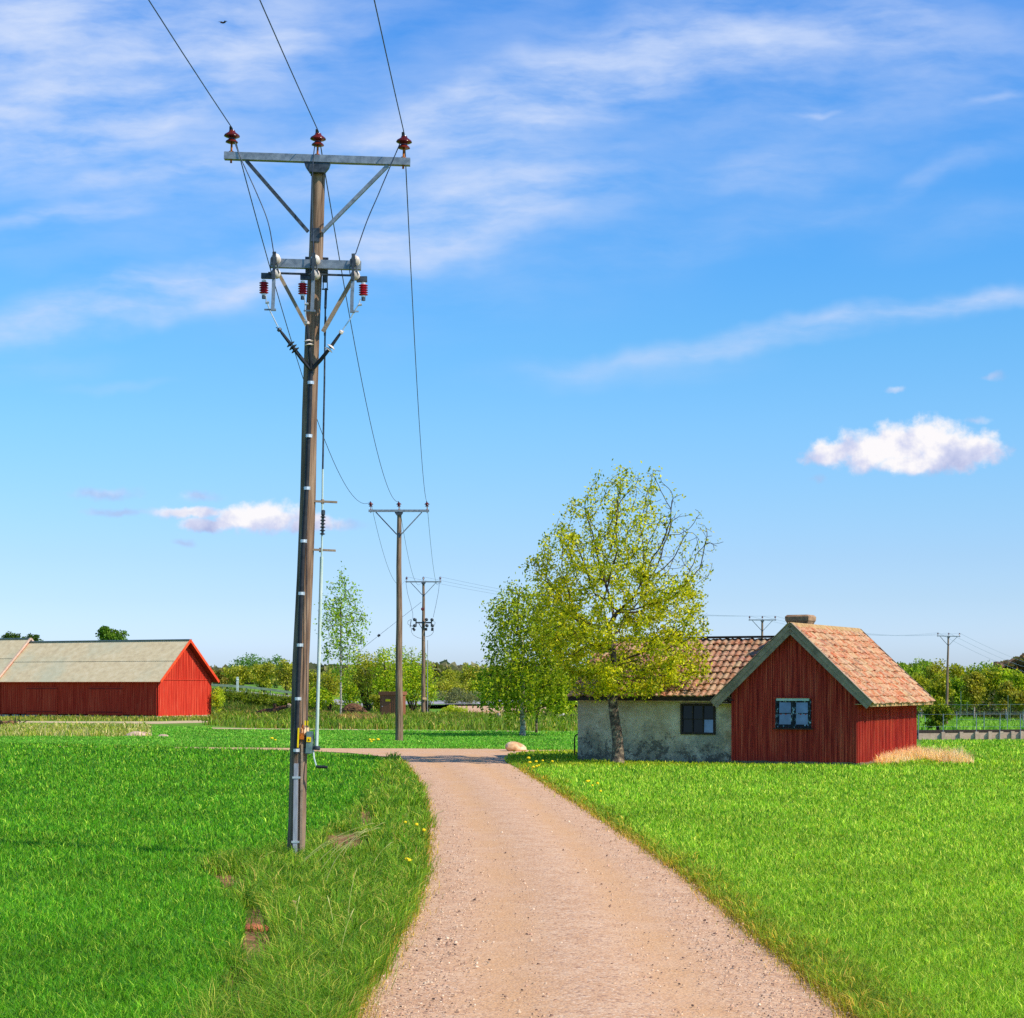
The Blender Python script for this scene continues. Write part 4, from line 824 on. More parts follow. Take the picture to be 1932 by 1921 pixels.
tiles('roof_slope', (xc, -fo, zR), (0, 1, 0), (hs, 0, zE - zR), ML + 2 * fo - .1, Ld, [M['tileA'], M['brownwood']], house, seed=2, cols=cA, tl=.30)
tiles('roof_slope', (xc, -fo, zR), (0, 1, 0), (-hs, 0, zE - zR), ML + 2 * fo - .1, Ld, [M['tileB'], M['brownwood']], house, seed=3, cols=cB)
cs, sn = math.cos(pitch), math.sin(pitch)
for s in (-1, 1):
    nrm = Vector((s * sn, 0, cs))
    dn = Vector((s * cs, 0, -sn))
    a = Vector((xc, -fo - .03, zR)) + nrm * .03; b = a + dn * (Ld + .03)
    mb = MB(); mb.bar(a - nrm * .06, b - nrm * .06, .035, .15, nrm); mb.bar(a - nrm * .19 + Vector((0, .02, 0)) + dn * .02, b - nrm * .19 + Vector((0, .02, 0)), .03, .15, nrm); mb.bar(a + nrm * .035, b + nrm * .035, .11, .022, nrm)
    obj('bargeboard', mb, M['greywood'], house)
    a = Vector((xc, ML + fo, zR)); b = a + dn * Ld
    mb = MB(); mb.bar(a - nrm * .04, b - nrm * .04, .04, .22, nrm); obj('bargeboard', mb, M['greywood'], house)
mb = MB()
for s in (-1, 1):
    nrm = Vector((s * sn, 0, cs)); dn = Vector((s * cs, 0, -sn)); a = Vector((xc, -fo - .05, zR + .055)) + dn * .10; mb.bar(a, a + Vector((0, ML + 2 * fo + .05, 0)), .21, .025, nrm)
obj('ridge_cap', mb, M['brownwood'], house)
for s in (-1, 1):
    e = Vector((xc + s * (hs - .02), -fo, zE - .07)); mb = MB(); mb.bar(e, e + Vector((0, ML + 2 * fo, 0)), .035, .12); mb.bar(e + Vector((-s * .26, 0, .02)), e + Vector((-s * .26, ML + 2 * fo, .02)), .5, .02)
    obj('eaves_board', mb, M['brownwood'], house)
# chimney
mb = MB(); cx, cy = xc - .62, 1.9
cp = HL(1505, 1166, cy); cx = cp.x; ztop = HL(1505, 1160, cy).z
for (w, z0, z1, w2) in ((.56, zR - 1.2, zR - .02, .60), (.60, zR - .02, ztop - .20, .78), (.80, ztop - .20, ztop - .06, .82), (.82, ztop - .06, ztop, .70)):
    vs = [(cx + a * (w if q == 0 else w2) / 2, cy + b * (w if q == 0 else w2) / 2 + .3, z0 if q == 0 else z1) for q in (0, 1) for a, b in ((-1, -1), (1, -1), (1, 1), (-1, 1))]
    mb.add(vs, [(3, 2, 1, 0), (4, 5, 6, 7), (0, 1, 5, 4), (1, 2, 6, 5), (2, 3, 7, 6), (3, 0, 4, 7)])
obj('chimney', mb, M['chimney'], house, recalc=False)
# windows
def window(ly, u0, u1, v0, v1, cols_, rows_, fm, gm, sill, gms=None):
    a = HL(u0, v1, ly); b = HL(u1, v0, ly); y = ly; x0, x1, z0, z1 = a.x, b.x, a.z, b.z; fw = .07
    mb = MB()
    for (xa, xb, za, zb) in ((x0, x0 + fw, z0, z1), (x1 - fw, x1, z0, z1), (x0 + fw, x1 - fw, z1 - fw, z1), (x0 + fw, x1 - fw, z0, z0 + fw)): mb.box(((xa + xb) / 2, y - .035, (za + zb) / 2), (xb - xa, .07, zb - za))
    fr = obj('window', mb, fm, house)
    mb = MB(); ix0, ix1, iz0, iz1 = x0 + fw, x1 - fw, z0 + fw, z1 - fw
    for c in range(1, cols_): xx = ix0 + (ix1 - ix0) * c / cols_; mb.box((xx, y - .03, (iz0 + iz1) / 2), (.075 if cols_ == 2 else .035, .05, iz1 - iz0))
    for r_ in range(1, rows_): zz = iz0 + (iz1 - iz0) * r_ / rows_; mb.box(((ix0 + ix1) / 2, y - .022, zz), (ix1 - ix0, .03, .03))
    if cols_ == 2:
        for (xa, xb) in ((ix0, (ix0 + ix1) / 2 - .04), ((ix0 + ix1) / 2 + .04, ix1)):
            for xx in (xa + .018, xb - .018): mb.box((xx, y - .028, (iz0 + iz1) / 2), (.036, .04, iz1 - iz0))
            for zz in (iz0 + .02, iz1 - .02): mb.box(((xa + xb) / 2, y - .0285, zz), (xb - xa, .041, .04))
    obj('sash', mb, fm, fr)
    k = 0
    for c in range(cols_):
        for r_ in range(rows_):
            xa, xb = ix0 + (ix1 - ix0) * c / cols_, ix0 + (ix1 - ix0) * (c + 1) / cols_; za, zb = iz0 + (iz1 - iz0) * r_ / rows_, iz0 + (iz1 - iz0) * (r_ + 1) / rows_
            mb = MB(); mb.add([(xa, y - .022, za), (xb, y - .022, za), (xb, y - .004, zb), (xa, y - .004, zb)], [(0, 1, 2, 3)]); gmm = gms[k] if gms else gm; obj('pane', mb, gmm, fr, recalc=False); k += 1
    if sill:
        mb = MB(); mb.box(((x0 + x1) / 2, y - .06, z0 - .03), (x1 - x0 + .10, .13, .04)); obj('sill', mb, M['darkwood'], fr)
        mb = MB(); mb.box(((x0 + x1) / 2, y - .052, z1 - .015), (x1 - x0 - .1, .11, .085)); obj('head_board', mb, M['paleblue'], fr)
        mb = MB(); mb.box(((x0 + x1) / 2, y - .06, z1 + .035), (x1 - x0 + .08, .13, .025)); obj('drip_board', mb, M['housered'], fr)
window(-.03, 1464, 1531, 1319, 1373, 2, 2, M['oldpaint'], M['glass'], True)
# plastered wing
SB = .25; X1 = -WF + .05; X0 = HL(1090, 1424, SB).x
oW = HL(1072, 1320, SB - .42); zE2 = HL(1220, 1313, SB - .42).z; rd = 2.55; zR2 = HL(1330, 1207, SB + rd).z
mb = MB(); mb.box(((X0 + X1) / 2, SB + .15, zE2 / 2 + .05), (X1 - X0, .30, zE2 + .1)); obj('plaster_wall', mb, M['plaster'], house)
mb = MB(); mb.prism([(X0, SB + .3, 0), (X0, SB + 2 * rd, 0), (X0, SB + 2 * rd, zE2), (X0, SB + rd, zR2 - .25), (X0, SB + .3, zE2)], (.25, 0, 0)); mb.box(((X0 + X1) / 2, SB + 2 * rd, zE2 / 2), (X1 - X0, .3, zE2)); obj('end_wall', mb, M['plaster'], house)
XL = oW.x; XR = xc; Ls2 = XR - XL; f2 = rd + .42; Ld2 = math.hypot(f2, zR2 - zE2)
def smax(d_):  # stop where the red wing's roof rises through it
    f = d_ / Ld2; z = zR2 + (zE2 - zR2) * f; return (xc - (zR - z) / math.tan(pitch)) - XL + .25
tiles('roof_slope', (XL, SB + rd, zR2), (1, 0, 0), (0, -f2, zE2 - zR2), Ls2, Ld2, [M['tileB'], M['darkwood']], house, seed=5, cols=((166, 104, 70), (176, 122, 88), (152, 92, 62), (186, 146, 114), (160, 116, 88), (128, 82, 60)), tw=.235, tl=.36, smax=smax)
tiles('roof_slope', (XL, SB + rd, zR2), (1, 0, 0), (0, f2, zE2 - zR2), Ls2, Ld2, [M['tileB'], M['darkwood']], house, seed=6, cols=cB, tw=.4, tl=.7, smax=smax)
mb = MB(); mb.box(((XL + XR) / 2 - .2, SB + rd, zR2 + .075), (Ls2 - .4, .24, .07)); obj('ridge_cap', mb, M['darkwood'], house)
mb = MB(); mb.box(((XL + X1) / 2 - .12, SB - .41, zE2 - .10), (X1 - XL - .24, .03, .15)); mb.box(((XL + X1) / 2, SB - .2, zE2 - .14), (X1 - XL, .4, .02)); obj('eaves_board', mb, M['darkwood'], house)
mb = MB(); mb.box(((XL + X1) / 2 + .1, SB - .44, zE2 - .175), (X1 - XL - .5, .03, .03)); obj('fascia_strip', mb, M['brownwood'], house)
window(SB - .004, 1285, 1350.5, 1328, 1385.5, 3, 2, M['darkwood'], M['dglass'], False, [M['dglass'], M['dglass'], M['dglass'], M['dglass'], M['glass'], M['dglass']])  # lower right pane takes the bluish glass to show reflected light
# hand pump like bent pipe at the corner
p = G(1084, 1430); t = thing('hand_pump', p, 'thin bent iron pipe with a small wheel at the left end of the plastered wall', 'pipe')
mb = MB(); mb.tube([(0, 0, 0), (0, 0, .68), (.02, 0, .78), (.08, 0, .83), (.2, 0, .84)], .024, 6); obj('bent_pipe', mb, M['darkwood'], t)
mb = MB(); mb.tube([(.05 + .07 * math.cos(a), 0, .12 + .09 * math.sin(a)) for a in np.linspace(0, 6.28, 14)], .014, 5); obj('wheel', mb, M['rust'], t)
# ------------------------------------------------------------------ barns
TBn = R(27.5); bx_u = Vector((math.cos(TBn), -math.sin(TBn), 0)); by_u = Vector((math.sin(TBn), math.cos(TBn), 0))
BA = G(298, 1355); Wb = hit(BA, by_u, 398)
def barn(name, label, x0, x1, zr_off, doors, gable):
    t = thing(name, BA, label, 'barn', rz=-TBn)
    ze = CH - (1286 - HV) / FPX * BA.y * 1 + .05; ze = P(300, 1286, BA.y).z + zr_off; zr = P(352, 1208, BA.y + Wb * .45).z + zr_off
    rc = Wb / 2; pt = math.atan2(zr - ze, rc + .35); zw_ = ze + .33 * math.tan(pt) - .1
    mb = MB(); mb.box(((x0 + x1) / 2, .06, zw_ / 2 + .12), (x1 - x0, .12, zw_ - .24)); r = random.Random(9); x = x0
    while x < x1 - .02:
        mb.box((x + .03, -.012, zw_ / 2 + .1), (.045, .023, zw_ - .24 + r.uniform(-.04, .04))); x += r.uniform(.19, .24)
    obj('front_wall', mb, M['barnred'], t)
    mb = MB(); mb.box(((x0 + x1) / 2, Wb, zw_ / 2), (x1 - x0, .12, zw_)); obj('back_wall', mb, M['barnred'], t)
    def bz(y): return zr - .12 - abs(y - rc) * math.tan(pt)
    for gx in ((x1, 1), (x0, 0)):
        mb = MB(); xx = gx[0] - (.12 if gx[1] else 0); zb = bz(0)
        mb.prism([(xx, 0.0, .15), (xx, Wb, .15), (xx, Wb, bz(Wb)), (xx, rc, bz(rc)), (xx, 0, zb)], (.12, 0, 0))
        if gx[1]:
            y = .0
            while y < Wb:
                hz = bz(y); mb.box((x1 + .012, y + .02, (.15 + ze + .15) / 2), (.022, .04, ze)); mb.box((x1 + .027, y + .02, (ze + .17 + hz - .05) / 2), (.022, .04, max(.05, hz - .05 - ze - .17))) if hz > ze + .4 else None; y += .21
            mb.box((x1 + .03, Wb / 2, ze + .15), (.05, Wb, .05))
        obj('gable_wall', mb, M['barnred'], t)
    oh = .55 if gable else .1
    for s in (-1, 1):
        nrm = Vector((0, s * math.sin(pt), math.cos(pt))); dn = Vector((0, s * math.cos(pt), -math.sin(pt))); Lr = (rc + .35) / math.cos(pt)
        # corrugated sheets
        V = []; F = []; n_ = int((x1 - x0 + oh) / .09); o = Vector((x0, rc, zr))
        for row in range(2):
            for k in range(n_ + 1):
                x = (x1 - x0 + oh) * k / n_; hgt = .02 * math.sin(k * math.pi) + (.018 if k % 2 else 0)
                for e in (0, 1):
                    dd_ = Lr * (.5 * row + .5 * e + (.02 if e else 0)); V.append(o + Vector((x, 0, 0)) + dn * dd_ + nrm * (hgt + .02 + (.03 if e else .0)))
            b0 = row * (n_ + 1) * 2
            for k in range(n_):
                a = b0 + 2 * k; F += [(a, a + 1, a + 3), (a, a + 3, a + 2)]
        sh = fast('roof_slope', np.array([tuple(p) for p in V]), np.array(F), M['fibre'], t)
        mb = MB(); q = Vector(((x0 + x1 + oh) / 2, rc, zr)) + dn * Lr / 2 - nrm * .06; Mx = Matrix((Vector((1, 0, 0)), dn, Vector((1, 0, 0)).cross(dn))).transposed(); mb.box(q, (x1 - x0 + oh - .02, Lr, .04), Mx); obj('roof_boarding', mb, M['soffit'], t)
        if gable:
            a = Vector((x1 + oh, rc, zr)) - nrm * .02; mb = MB(); mb.bar(a, a + dn * (Lr + .02), .03, .2, nrm); obj('bargeboard', mb, M['trimred'], t)
        else:
            a = Vector((x1 + oh, rc, zr)) + nrm * .03; mb = MB(); mb.bar(a, a + dn * (Lr + .02), .12, .16, nrm); obj('verge_board', mb, M['concrete'], t)
    mb = MB(); mb.box(((x0 + x1 + oh) / 2, rc, zr + .05), (x1 - x0 + oh, .35, .06)); obj('ridge_cap', mb, M['steel'], t)
    mb = MB(); mb.box(((x0 + x1 + oh) / 2, -.34, ze - .02), (x1 - x0 + oh, .03, .12)); obj('eaves_board', mb, M['trimred'], t)
    mb = MB(); r = random.Random(2); x = x0
    while x < x1: w = r.uniform(.4, .9); mb.box((min(x + w / 2, x1 - .2), .1, .05), (w * .7, .3, .22)); x += w * 1.2
    if gable:
        y = 0
        while y < Wb: w = r.uniform(.4, .8); mb.box((x1 - .1, min(y + w / 2, Wb - .2), .05), (.3, w * .9, .2)); y += w
    obj('stone_footing', mb, M['concrete'], t)
    for (ua, ub) in doors:
        a = hit(BA, bx_u, ua); b = hit(BA, bx_u, ub); m_ = (a + b) / 2
        for (c0, c1) in ((a, m_), (m_, b)):
            mb = MB(); mb.box(((c0 + c1) / 2, -.045, 1.28), (c1 - c0 - .03, .04, 2.2)); x = c0 + .06
            while x < c1 - .04: mb.box((x, -.068, 1.28), (.03, .014, 2.2)); x += .16
            dr = obj('door', mb, M['barnred'], t)
            for z in (.42, 2.25):
                mb = MB(); mb.box(((c0 + c1) / 2, -.085, z), (c1 - c0 - .1, .02, .07)); obj('hinge_strap', mb, M['soffit'], dr)
        mb = MB(); mb.box((m_, -.09, 1.35), (.3, .03, .08)); mb.box((m_ + .02, -.09, 1.0), (.06, .02, 1.9)); obj('door_latch', mb, M['barnred'], t)
    return t
xl = hit(BA, bx_u, 40)
barn('red_barn', 'long red barn with grey-beige corrugated roof and brightly sunlit gable', hit(BA, bx_u, 2) , 0, 0, [(51, 109), (168, 233)], True)
barn('red_barn', 'slightly taller neighbouring barn cut off by the left picture edge', hit(BA, bx_u, -260), hit(BA, bx_u, 2) - .02, .28, [], False)
# ------------------------------------------------------------------ vegetation
def tubes_np(P0, P1, R0, R1, n=4):
    P0, P1 = np.asarray(P0, float), np.asarray(P1, float); R0, R1 = np.asarray(R0, float), np.asarray(R1, float); m = len(P0)
    d = P1 - P0; d /= np.linalg.norm(d, axis=1)[:, None] + 1e-9; ref = np.where(np.abs(d[:, 2:3]) > .9, np.array([[1., 0, 0]]), np.array([[0, 0, 1.]]))
    a = np.cross(d, ref); a /= np.linalg.norm(a, axis=1)[:, None] + 1e-9; b = np.cross(d, a); V = []
    for Pp, Rr in ((P0, R0), (P1, R1)):
        for j in range(n): an = 2 * np.pi * j / n; V.append(Pp + (a * np.cos(an) + b * np.sin(an)) * Rr[:, None])
    V = np.stack(V, 1).reshape(-1, 3); o = np.arange(m)[:, None] * 2 * n; F = []
    for j in range(n): k = (j + 1) % n; F += [np.concatenate([o + j, o + k, o + n + k], 1), np.concatenate([o + j, o + n + k, o + n + j], 1)]
    return V, np.concatenate(F)
def leaves_np(C, size, cols, up=.3, asp=.55):
    n = len(C); d = rng.normal(0, 1, (n, 3)); d[:, 2] -= up; d /= np.linalg.norm(d, axis=1)[:, None]
    q = rng.normal(0, 1, (n, 3)); w = np.cross(d, q); w /= np.linalg.norm(w, axis=1)[:, None] + 1e-9
    s = (size * rng.uniform(.6, 1.35, n))[:, None]; V = np.stack([C - d * s * .5, C + w * s * asp * .5, C + d * s * .5, C - w * s * asp * .5], 1).reshape(-1, 3)
    b = np.arange(n)[:, None] * 4; F = np.concatenate([b + np.array([[0, 1, 2]]), b + np.array([[0, 2, 3]])])
    return V, F, np.repeat(cols, 4, 0)
def colonize(att, trunk, step, kill, infl, maxit=160, r=None):
    N = [np.array(p, float) for p in trunk]; par = [-1] + list(range(len(trunk) - 1)); att = att.copy()
    near = np.full(len(att), -1); nd = np.full(len(att), 1e9)
    def upd(i0):
        for i in range(i0, len(N)):
            d = np.linalg.norm(att - N[i], axis=1); k = d < nd; nd[k] = d[k]; near[k] = i
    upd(0)
    for it in range(maxit):
        act = nd < infl
        if not act.any(): act = nd < nd.min() + 1.0
        dirs = {}
        idx = np.where(act)[0]
        for i in np.unique(near[idx]):
            k = idx[near[idx] == i]; v = att[k] - N[i]; v /= np.linalg.norm(v, axis=1)[:, None] + 1e-9; s = v.mean(0); s += rng.normal(0, .10, 3); pd = (N[i] - N[par[i]]) / step if par[i] >= 0 and i >= len(trunk) else 0; s = s + pd * .45; dirs[i] = s / (np.linalg.norm(s) + 1e-9)
        i0 = len(N)
        for i, d in dirs.items(): N.append(N[i] + d * step); par.append(i)
        upd(i0); keep = nd > kill; att = att[keep]; near = near[keep]; nd = nd[keep]
        if len(att) < 4: break
    return np.array(N), np.array(par)
def radii(N, par, tip, ex=2.3):
    r = np.full(len(N), 0.0); kids = np.zeros(len(N), int)
    for i in range(len(N) - 1, 0, -1):
        if kids[i] == 0: r[i] = tip ** ex
        r[par[i]] += r[i]; kids[par[i]] += 1
    return r ** (1 / ex), kids
def crown_points(env, n, pxm, axis_u, base_v, depth=.9, seed=0):
    """env: (v, left u, right u) rows; returns points local to trunk base, ellipse cross sections"""
    env = sorted(env); vv = np.array([e[0] for e in env]); l = np.array([e[1] for e in env]); r_ = np.array([e[2] for e in env]); out = []
    while len(out) < n:
        v = rng.uniform(vv[0], vv[-1]); L_, R_ = np.interp(v, vv, l), np.interp(v, vv, r_)
        if rng.random() > (R_ - L_) / (r_ - l).max(): continue
        a = rng.uniform(0, 2 * np.pi); q = math.sqrt(rng.uniform(.02, 1)); c = (L_ + R_) / 2; w = (R_ - L_) / 2
        out.append(((c + w * q * math.cos(a) - axis_u) / pxm, w * q * math.sin(a) * depth / pxm, (base_v - v) / pxm))
    return np.array(out)
def build_tree(name, base, pxm, axis_u, base_v, env, natt, trunkpts, label, cat, cols, wts, step=.2, kill=.3, infl=1.2, tip=.008, lsize=.08, nleaf=6, lspread=.14, bark='bark', barr=None, weep=0, dens=None, ex=2.3, trunk_r=None, group=None, lvar=.2):
    t = thing(name, base, label, cat, group); att = crown_points(env, natt, pxm, axis_u, base_v)
    N, par = colonize(att, trunkpts, step, kill, infl); rad, kids = radii(N, par, tip, ex)
    if trunk_r:
        for i in range(len(trunkpts)): rad[i] = max(min(rad[i], trunk_r), trunk_r * (1.0 - .25 * min(i, 11) / 11) * (1 if i < 12 else max(.08, .62 - .62 * (i - 11) / (len(trunkpts) - 10))))
    i = np.arange(1, len(N)); nt = len(trunkpts)
    big = rad[i] > .05
    V, F = tubes_np(N[par[i[big]]], N[i[big]], np.minimum(rad[par[i[big]]], rad[i[big]] * 1.25), rad[i[big]], 9)
    V2, F2 = tubes_np(N[par[i[~big]]], N[i[~big]], np.minimum(rad[par[i[~big]]], rad[i[~big]] * 1.3), rad[i[~big]], 4)
    if big.any():
        flare = np.exp(-V[:, 2].clip(0) * 5) * .35; V[:, :2] *= (1 + flare[:, None]); fast('trunk', V, F, M[bark], t, smooth=True)
    fast('branches', V2, F2, M['twig'] if barr is None else M[barr], t)
    tips = np.where(rad < tip * 3.6)[0]; C = []
    for k in tips:
        if k < nt: continue
        p = N[k]; m_ = nleaf if dens is None else nleaf * dens(p); m_ = m_ * (.15 + 1.5 * (vnoise(np.array([p[0] + p[1] * .7]), np.array([p[2] * 1.1 - p[1] * .5]), 1.5, 8)[0] + .42)) if dens else m_; m_ = max(0, int(m_)) + (rng.random() < m_ % 1)
        if m_ > 0: C.append(p + rng.normal(0, lspread, (m_, 3)))
        if weep and kids[k] == 0 and rng.random() < .75:
            Ls = rng.uniform(.4, 1) * weep; m2 = int(Ls / .05); s = np.linspace(0, 1, m2)[:, None]; dr = rng.normal(0, .12, 2)
            C.append(p + np.concatenate([s * dr[0], s * dr[1], -s * Ls], 1) + rng.normal(0, .035, (m2, 3)))
    C = np.concatenate(C); c = palette(len(C), cols, wts, var=lvar); hn = vnoise(C[:, 0] * 1.0 + 7, C[:, 2], 1.8, 3); c = c * (1 + .14 * hn[:, None])
    V, F, Cc = leaves_np(C, lsize, c); fast('crown', V, F, M['leaf'], t, colors=Cc); return t
YG = [(172, 180, 24), (194, 198, 36), (134, 152, 24), (206, 206, 78), (96, 120, 24)]
# the tree by the house
tb = G(1166, 1441); pm = FPX / tb.y
ENV = [(880, 1120, 1262), (905, 1112, 1285), (950, 1070, 1305), (985, 1040, 1350), (1010, 1012, 1374), (1045, 990, 1368), (1100, 985, 1340), (1150, 992, 1340), (1200, 990, 1348), (1250, 1030, 1352), (1285, 1070, 1330), (1312, 1085, 1270)]
def dn(p):
    u = 1166 + p[0] * pm; v = 1441 - p[2] * pm; d = 1.0
    d *= float(np.interp(v, [880, 1000, 1100, 1320], [.5, .6, 1.2, 1.6]))
    if u > 1235 and v < 1090: d *= .16
    if 1150 < u < 1250 and 1080 < v < 1200: d *= 1.1
    return d
tr = [(-.02 + .05 * math.sin(k * .5) - .10 * (k / 10), .04 * math.sin(k * .37), .21 * k) for k in range(22)]
build_tree('leafy_tree', tb, pm, 1166, 1441, ENV, 1500, tr, 'yellow-green spring tree with open crown standing before the plastered wall', 'tree', YG, [5, 4, 4, 2, 2], .16, .24, 1.3, .007, .11, 17, .11, 'bark', None, 0, dn, 2.3, trunk_r=.20)
# weeping birch behind it
bY = 95.; bb = T(985, bY); bb.x = (985 - CU) / FPX * bY; pm2 = FPX / bY; bv = HV + CH * pm2
ENV2 = [(1112, 940, 1000), (1135, 922, 1060), (1170, 918, 1130), (1210, 924, 1145), (1240, 908, 1145), (1275, 898, 1130), (1310, 897, 1100), (1338, 912, 1050)]
tr = [(.05 * math.sin(k), 0, .3 * k) for k in range(17)]
build_tree('weeping_birch', bb, pm2, 985, bv, ENV2, 1100, tr, 'dark green weeping birch with hanging twigs left of the yellow-green tree', 'tree', [(126, 148, 28), (158, 172, 38), (92, 114, 24), (178, 190, 60)], [4, 4, 3, 2], .28, .4, 2.0, .010, .17, 20, .26, 'birch', None, 1.6, None, 2.1, trunk_r=.13)
bY = 100.; bb = T(1012, bY); pm2 = FPX / bY; bv = HV + CH * pm2
ENV3 = [(1255, 985, 1060), (1300, 975, 1080), (1340, 990, 1035)]
build_tree('willow_bush', bb, pm2, 1012, bv, ENV3, 260, [(0, 0, .2 * k) for k in range(4)], 'bright yellow-green drooping willow bush under the birch', 'bush', [(150, 176, 36), (176, 194, 56), (120, 150, 30)], [4, 3, 3], .25, .4, 2.5, .012, .15, 20, .2, 'bark', None, 1.4, None, 2.1)
# slim birch right of the near pole
bY = 150.; bb = T(643, bY); pm2 = FPX / bY; bv = HV + (CH - bb.z) * pm2
ENV4 = [(1068, 640, 648), (1090, 630, 660), (1120, 612, 678), (1160, 600, 692), (1200, 605, 690), (1240, 615, 678), (1280, 622, 668)]
build_tree('slim_birch', bb, pm2, 643, bv, ENV4, 420, [(0, 0, .45 * k) for k in range(20)], 'slim airy young birch rising above the bushes right of the near pole', 'tree', [(128, 164, 50), (152, 184, 64), (100, 138, 42), (180, 194, 76)], [4, 4, 3, 1], .35, .5, 2.0, .013, .22, 9, .30, 'birch', None, .9, None, 2.4)
def clump_plant(name, u, Y, topv, wpx, label, cat, cols, wts, n=1200, ls=.2, stems=7, group=None, botv=None, lean=0, egg=1.0, sparse=.0, z0=None, barkc='twig', clump=.22, trunk=False):
    b = T(u, Y); pm_ = FPX / Y; H = P(u, topv, Y).z - b.z; w = wpx / 2 / pm_; t = thing(name, b, label, cat, group); r = rng
    H *= 1.06; bot = .08 * H if botv is None else P(u, botv, Y).z - b.z
    K = max(14, int(46 * (1 if n > 800 else .6))); cen = []
    while len(cen) < K:
        p = r.normal(0, 1, 3); p /= np.linalg.norm(p); q = r.uniform(.45, .92) if r.random() < .8 else r.uniform(.1, .5)
        z = (p[2] * q * .5 + .5); rr = (1 - abs(2 * z ** egg - 1) ** 2.4) ** .5
        cen.append((p[0] * q * w * (.6 + .4 * rr), p[1] * q * w * .8 * (.6 + .4 * rr), bot + (H - bot) * z * .96))
    cen = np.array(cen); sz = r.uniform(.6, 1.35, K) * clump * 1.12 * math.sqrt(w * (H - bot))
    k = r.choice(K, n, p=sz ** 2 / (sz ** 2).sum()); off = r.normal(0, 1, (n, 3)); off /= np.linalg.norm(off, axis=1)[:, None]; off *= (r.random((n, 1)) ** .45)
    C = cen[k] + off * sz[k][:, None] * np.array([1, 1, .85]); C[:, 2] = C[:, 2].clip(max(bot * .3, .02), H * 1.02)
    tone = r.normal(0, .13, K); c = palette(n, cols, wts) * (1 + tone[k][:, None])
    V, F, Cc = leaves_np(C, ls, c); fast('crown', V, F, M['leaf'], t, colors=Cc)
    P0, P1, R0, R1 = [], [], [], []; tr_h = bot + .15 * (H - bot)
    for i in r.choice(K, min(stems, K), replace=False):
        a = np.array([r.normal(0, .06 * w), r.normal(0, .05 * w), -.1]) if not trunk else np.array([0, 0, tr_h]); m_ = (a + cen[i]) / 2 + r.normal(0, .06 * w, 3); rb_ = .012 * H if not trunk else .01 * H
        P0 += [a, m_]; P1 += [m_, cen[i]]; R0 += [rb_, rb_ * .7]; R1 += [rb_ * .7, rb_ * .25]
    if trunk: P0.append(np.array([0, 0, -.2])); P1.append(np.array([0, 0, tr_h + .05])); R0.append(.022 * H); R1.append(.016 * H)
    V, F = tubes_np(P0, P1, R0, R1, 6); fast('trunk' if trunk else 'stems', V, F, M[barkc], t); return t
OL = [(144, 156, 46), (168, 176, 66), (114, 130, 38), (190, 190, 96)]; BR = [(134, 164, 30), (164, 188, 44), (100, 134, 28), (190, 196, 58)]; DK = [(66, 92, 32), (84, 112, 38), (48, 72, 28)]; TE = [(90, 132, 66), (112, 150, 84), (76, 112, 56)]
# row behind the guardrail between barn and near pole
for (u, Y, tv, w, lab, cl) in [(420, 215, 1262, 52, 'sparse brownish bush right behind the barn gable', [(138, 132, 66), (120, 124, 52), (156, 150, 84)]), (452, 208, 1251, 58, 'olive bush behind the pale post on the bank', OL), (470, 260, 1234, 84, 'pale blue-green tree top rising over the olive bushes', TE),
        (498, 212, 1246, 60, 'yellowish bush in the middle of the row beside the near pole', OL), (520, 250, 1238, 60, 'taller green tree just left of the near pole', TE), (540, 206, 1243, 56, 'dense light green bush touching the near pole on its left', OL)]:
    clump_plant('roadside_bush', u, Y, tv, w, lab, 'bush', cl, [4, 3, 3, 1.5][:len(cl)], 2600, .26, 9, 'bushes behind the guardrail')
for (u, Y, tv, w, lab, cl, n) in [(590, 178, 1258, 62, 'olive bush right of the near pole below the slim birch', OL, 2600), (600, 160, 1288, 62, 'bright low bush at the foot of the slim birch on its left', BR, 2200), (660, 175, 1262, 70, 'yellow-green bush right of the slim birch trunk', BR, 2600), (622, 172, 1250, 60, 'loose olive bush behind the slim birch trunk', OL, 2200),
        (695, 168, 1222, 74, 'tall olive willow left of the brown shed', OL, 3600), (735, 166, 1214, 84, 'tallest bright green willow behind the brown shed', BR, 4400), (778, 170, 1222, 76, 'green willow between the second pole and the switchgear pole', BR, 4000), (806, 175, 1250, 44, 'small leafy bush right behind the switchgear pole', BR, 1800), (715, 158, 1300, 46, 'scrubby low bush left of the brown shed', OL, 1500)]:
    clump_plant('willow', u, Y, tv, w, lab, 'bush', cl, [4, 3, 3, 1.5], n, .20, 12, 'willows and bushes around the shed')
for (u, Y, tv, w, lab, cl) in [(846, 240, 1262, 62, 'low olive bush beyond the far road right of the switchgear pole', OL), (888, 235, 1241, 52, 'pointed yellowish tree beyond the far road', OL), (925, 238, 1252, 50, 'dense bush beyond the road beside the weeping birch', OL), (860, 225, 1278, 90, 'broad yellow-green scrub along the far road', OL), (905, 225, 1280, 80, 'second broad scrub clump along the far road near the birch', BR), (1060, 150, 1285, 70, 'green bush seen between the birch and the house', BR)]:
    clump_plant('roadside_tree', u, Y, tv, w, lab, 'tree', cl, [4, 3, 3, 1.5], 2600, .28, 8, 'trees beyond the far road')
clump_plant('grey_hedge', 860, 205, 1301, 110, 'low grey-green hedge along the far road', 'hedge', [(112, 124, 92), (130, 138, 104), (92, 106, 76)], [3, 3, 2], 2600, .22, 8)
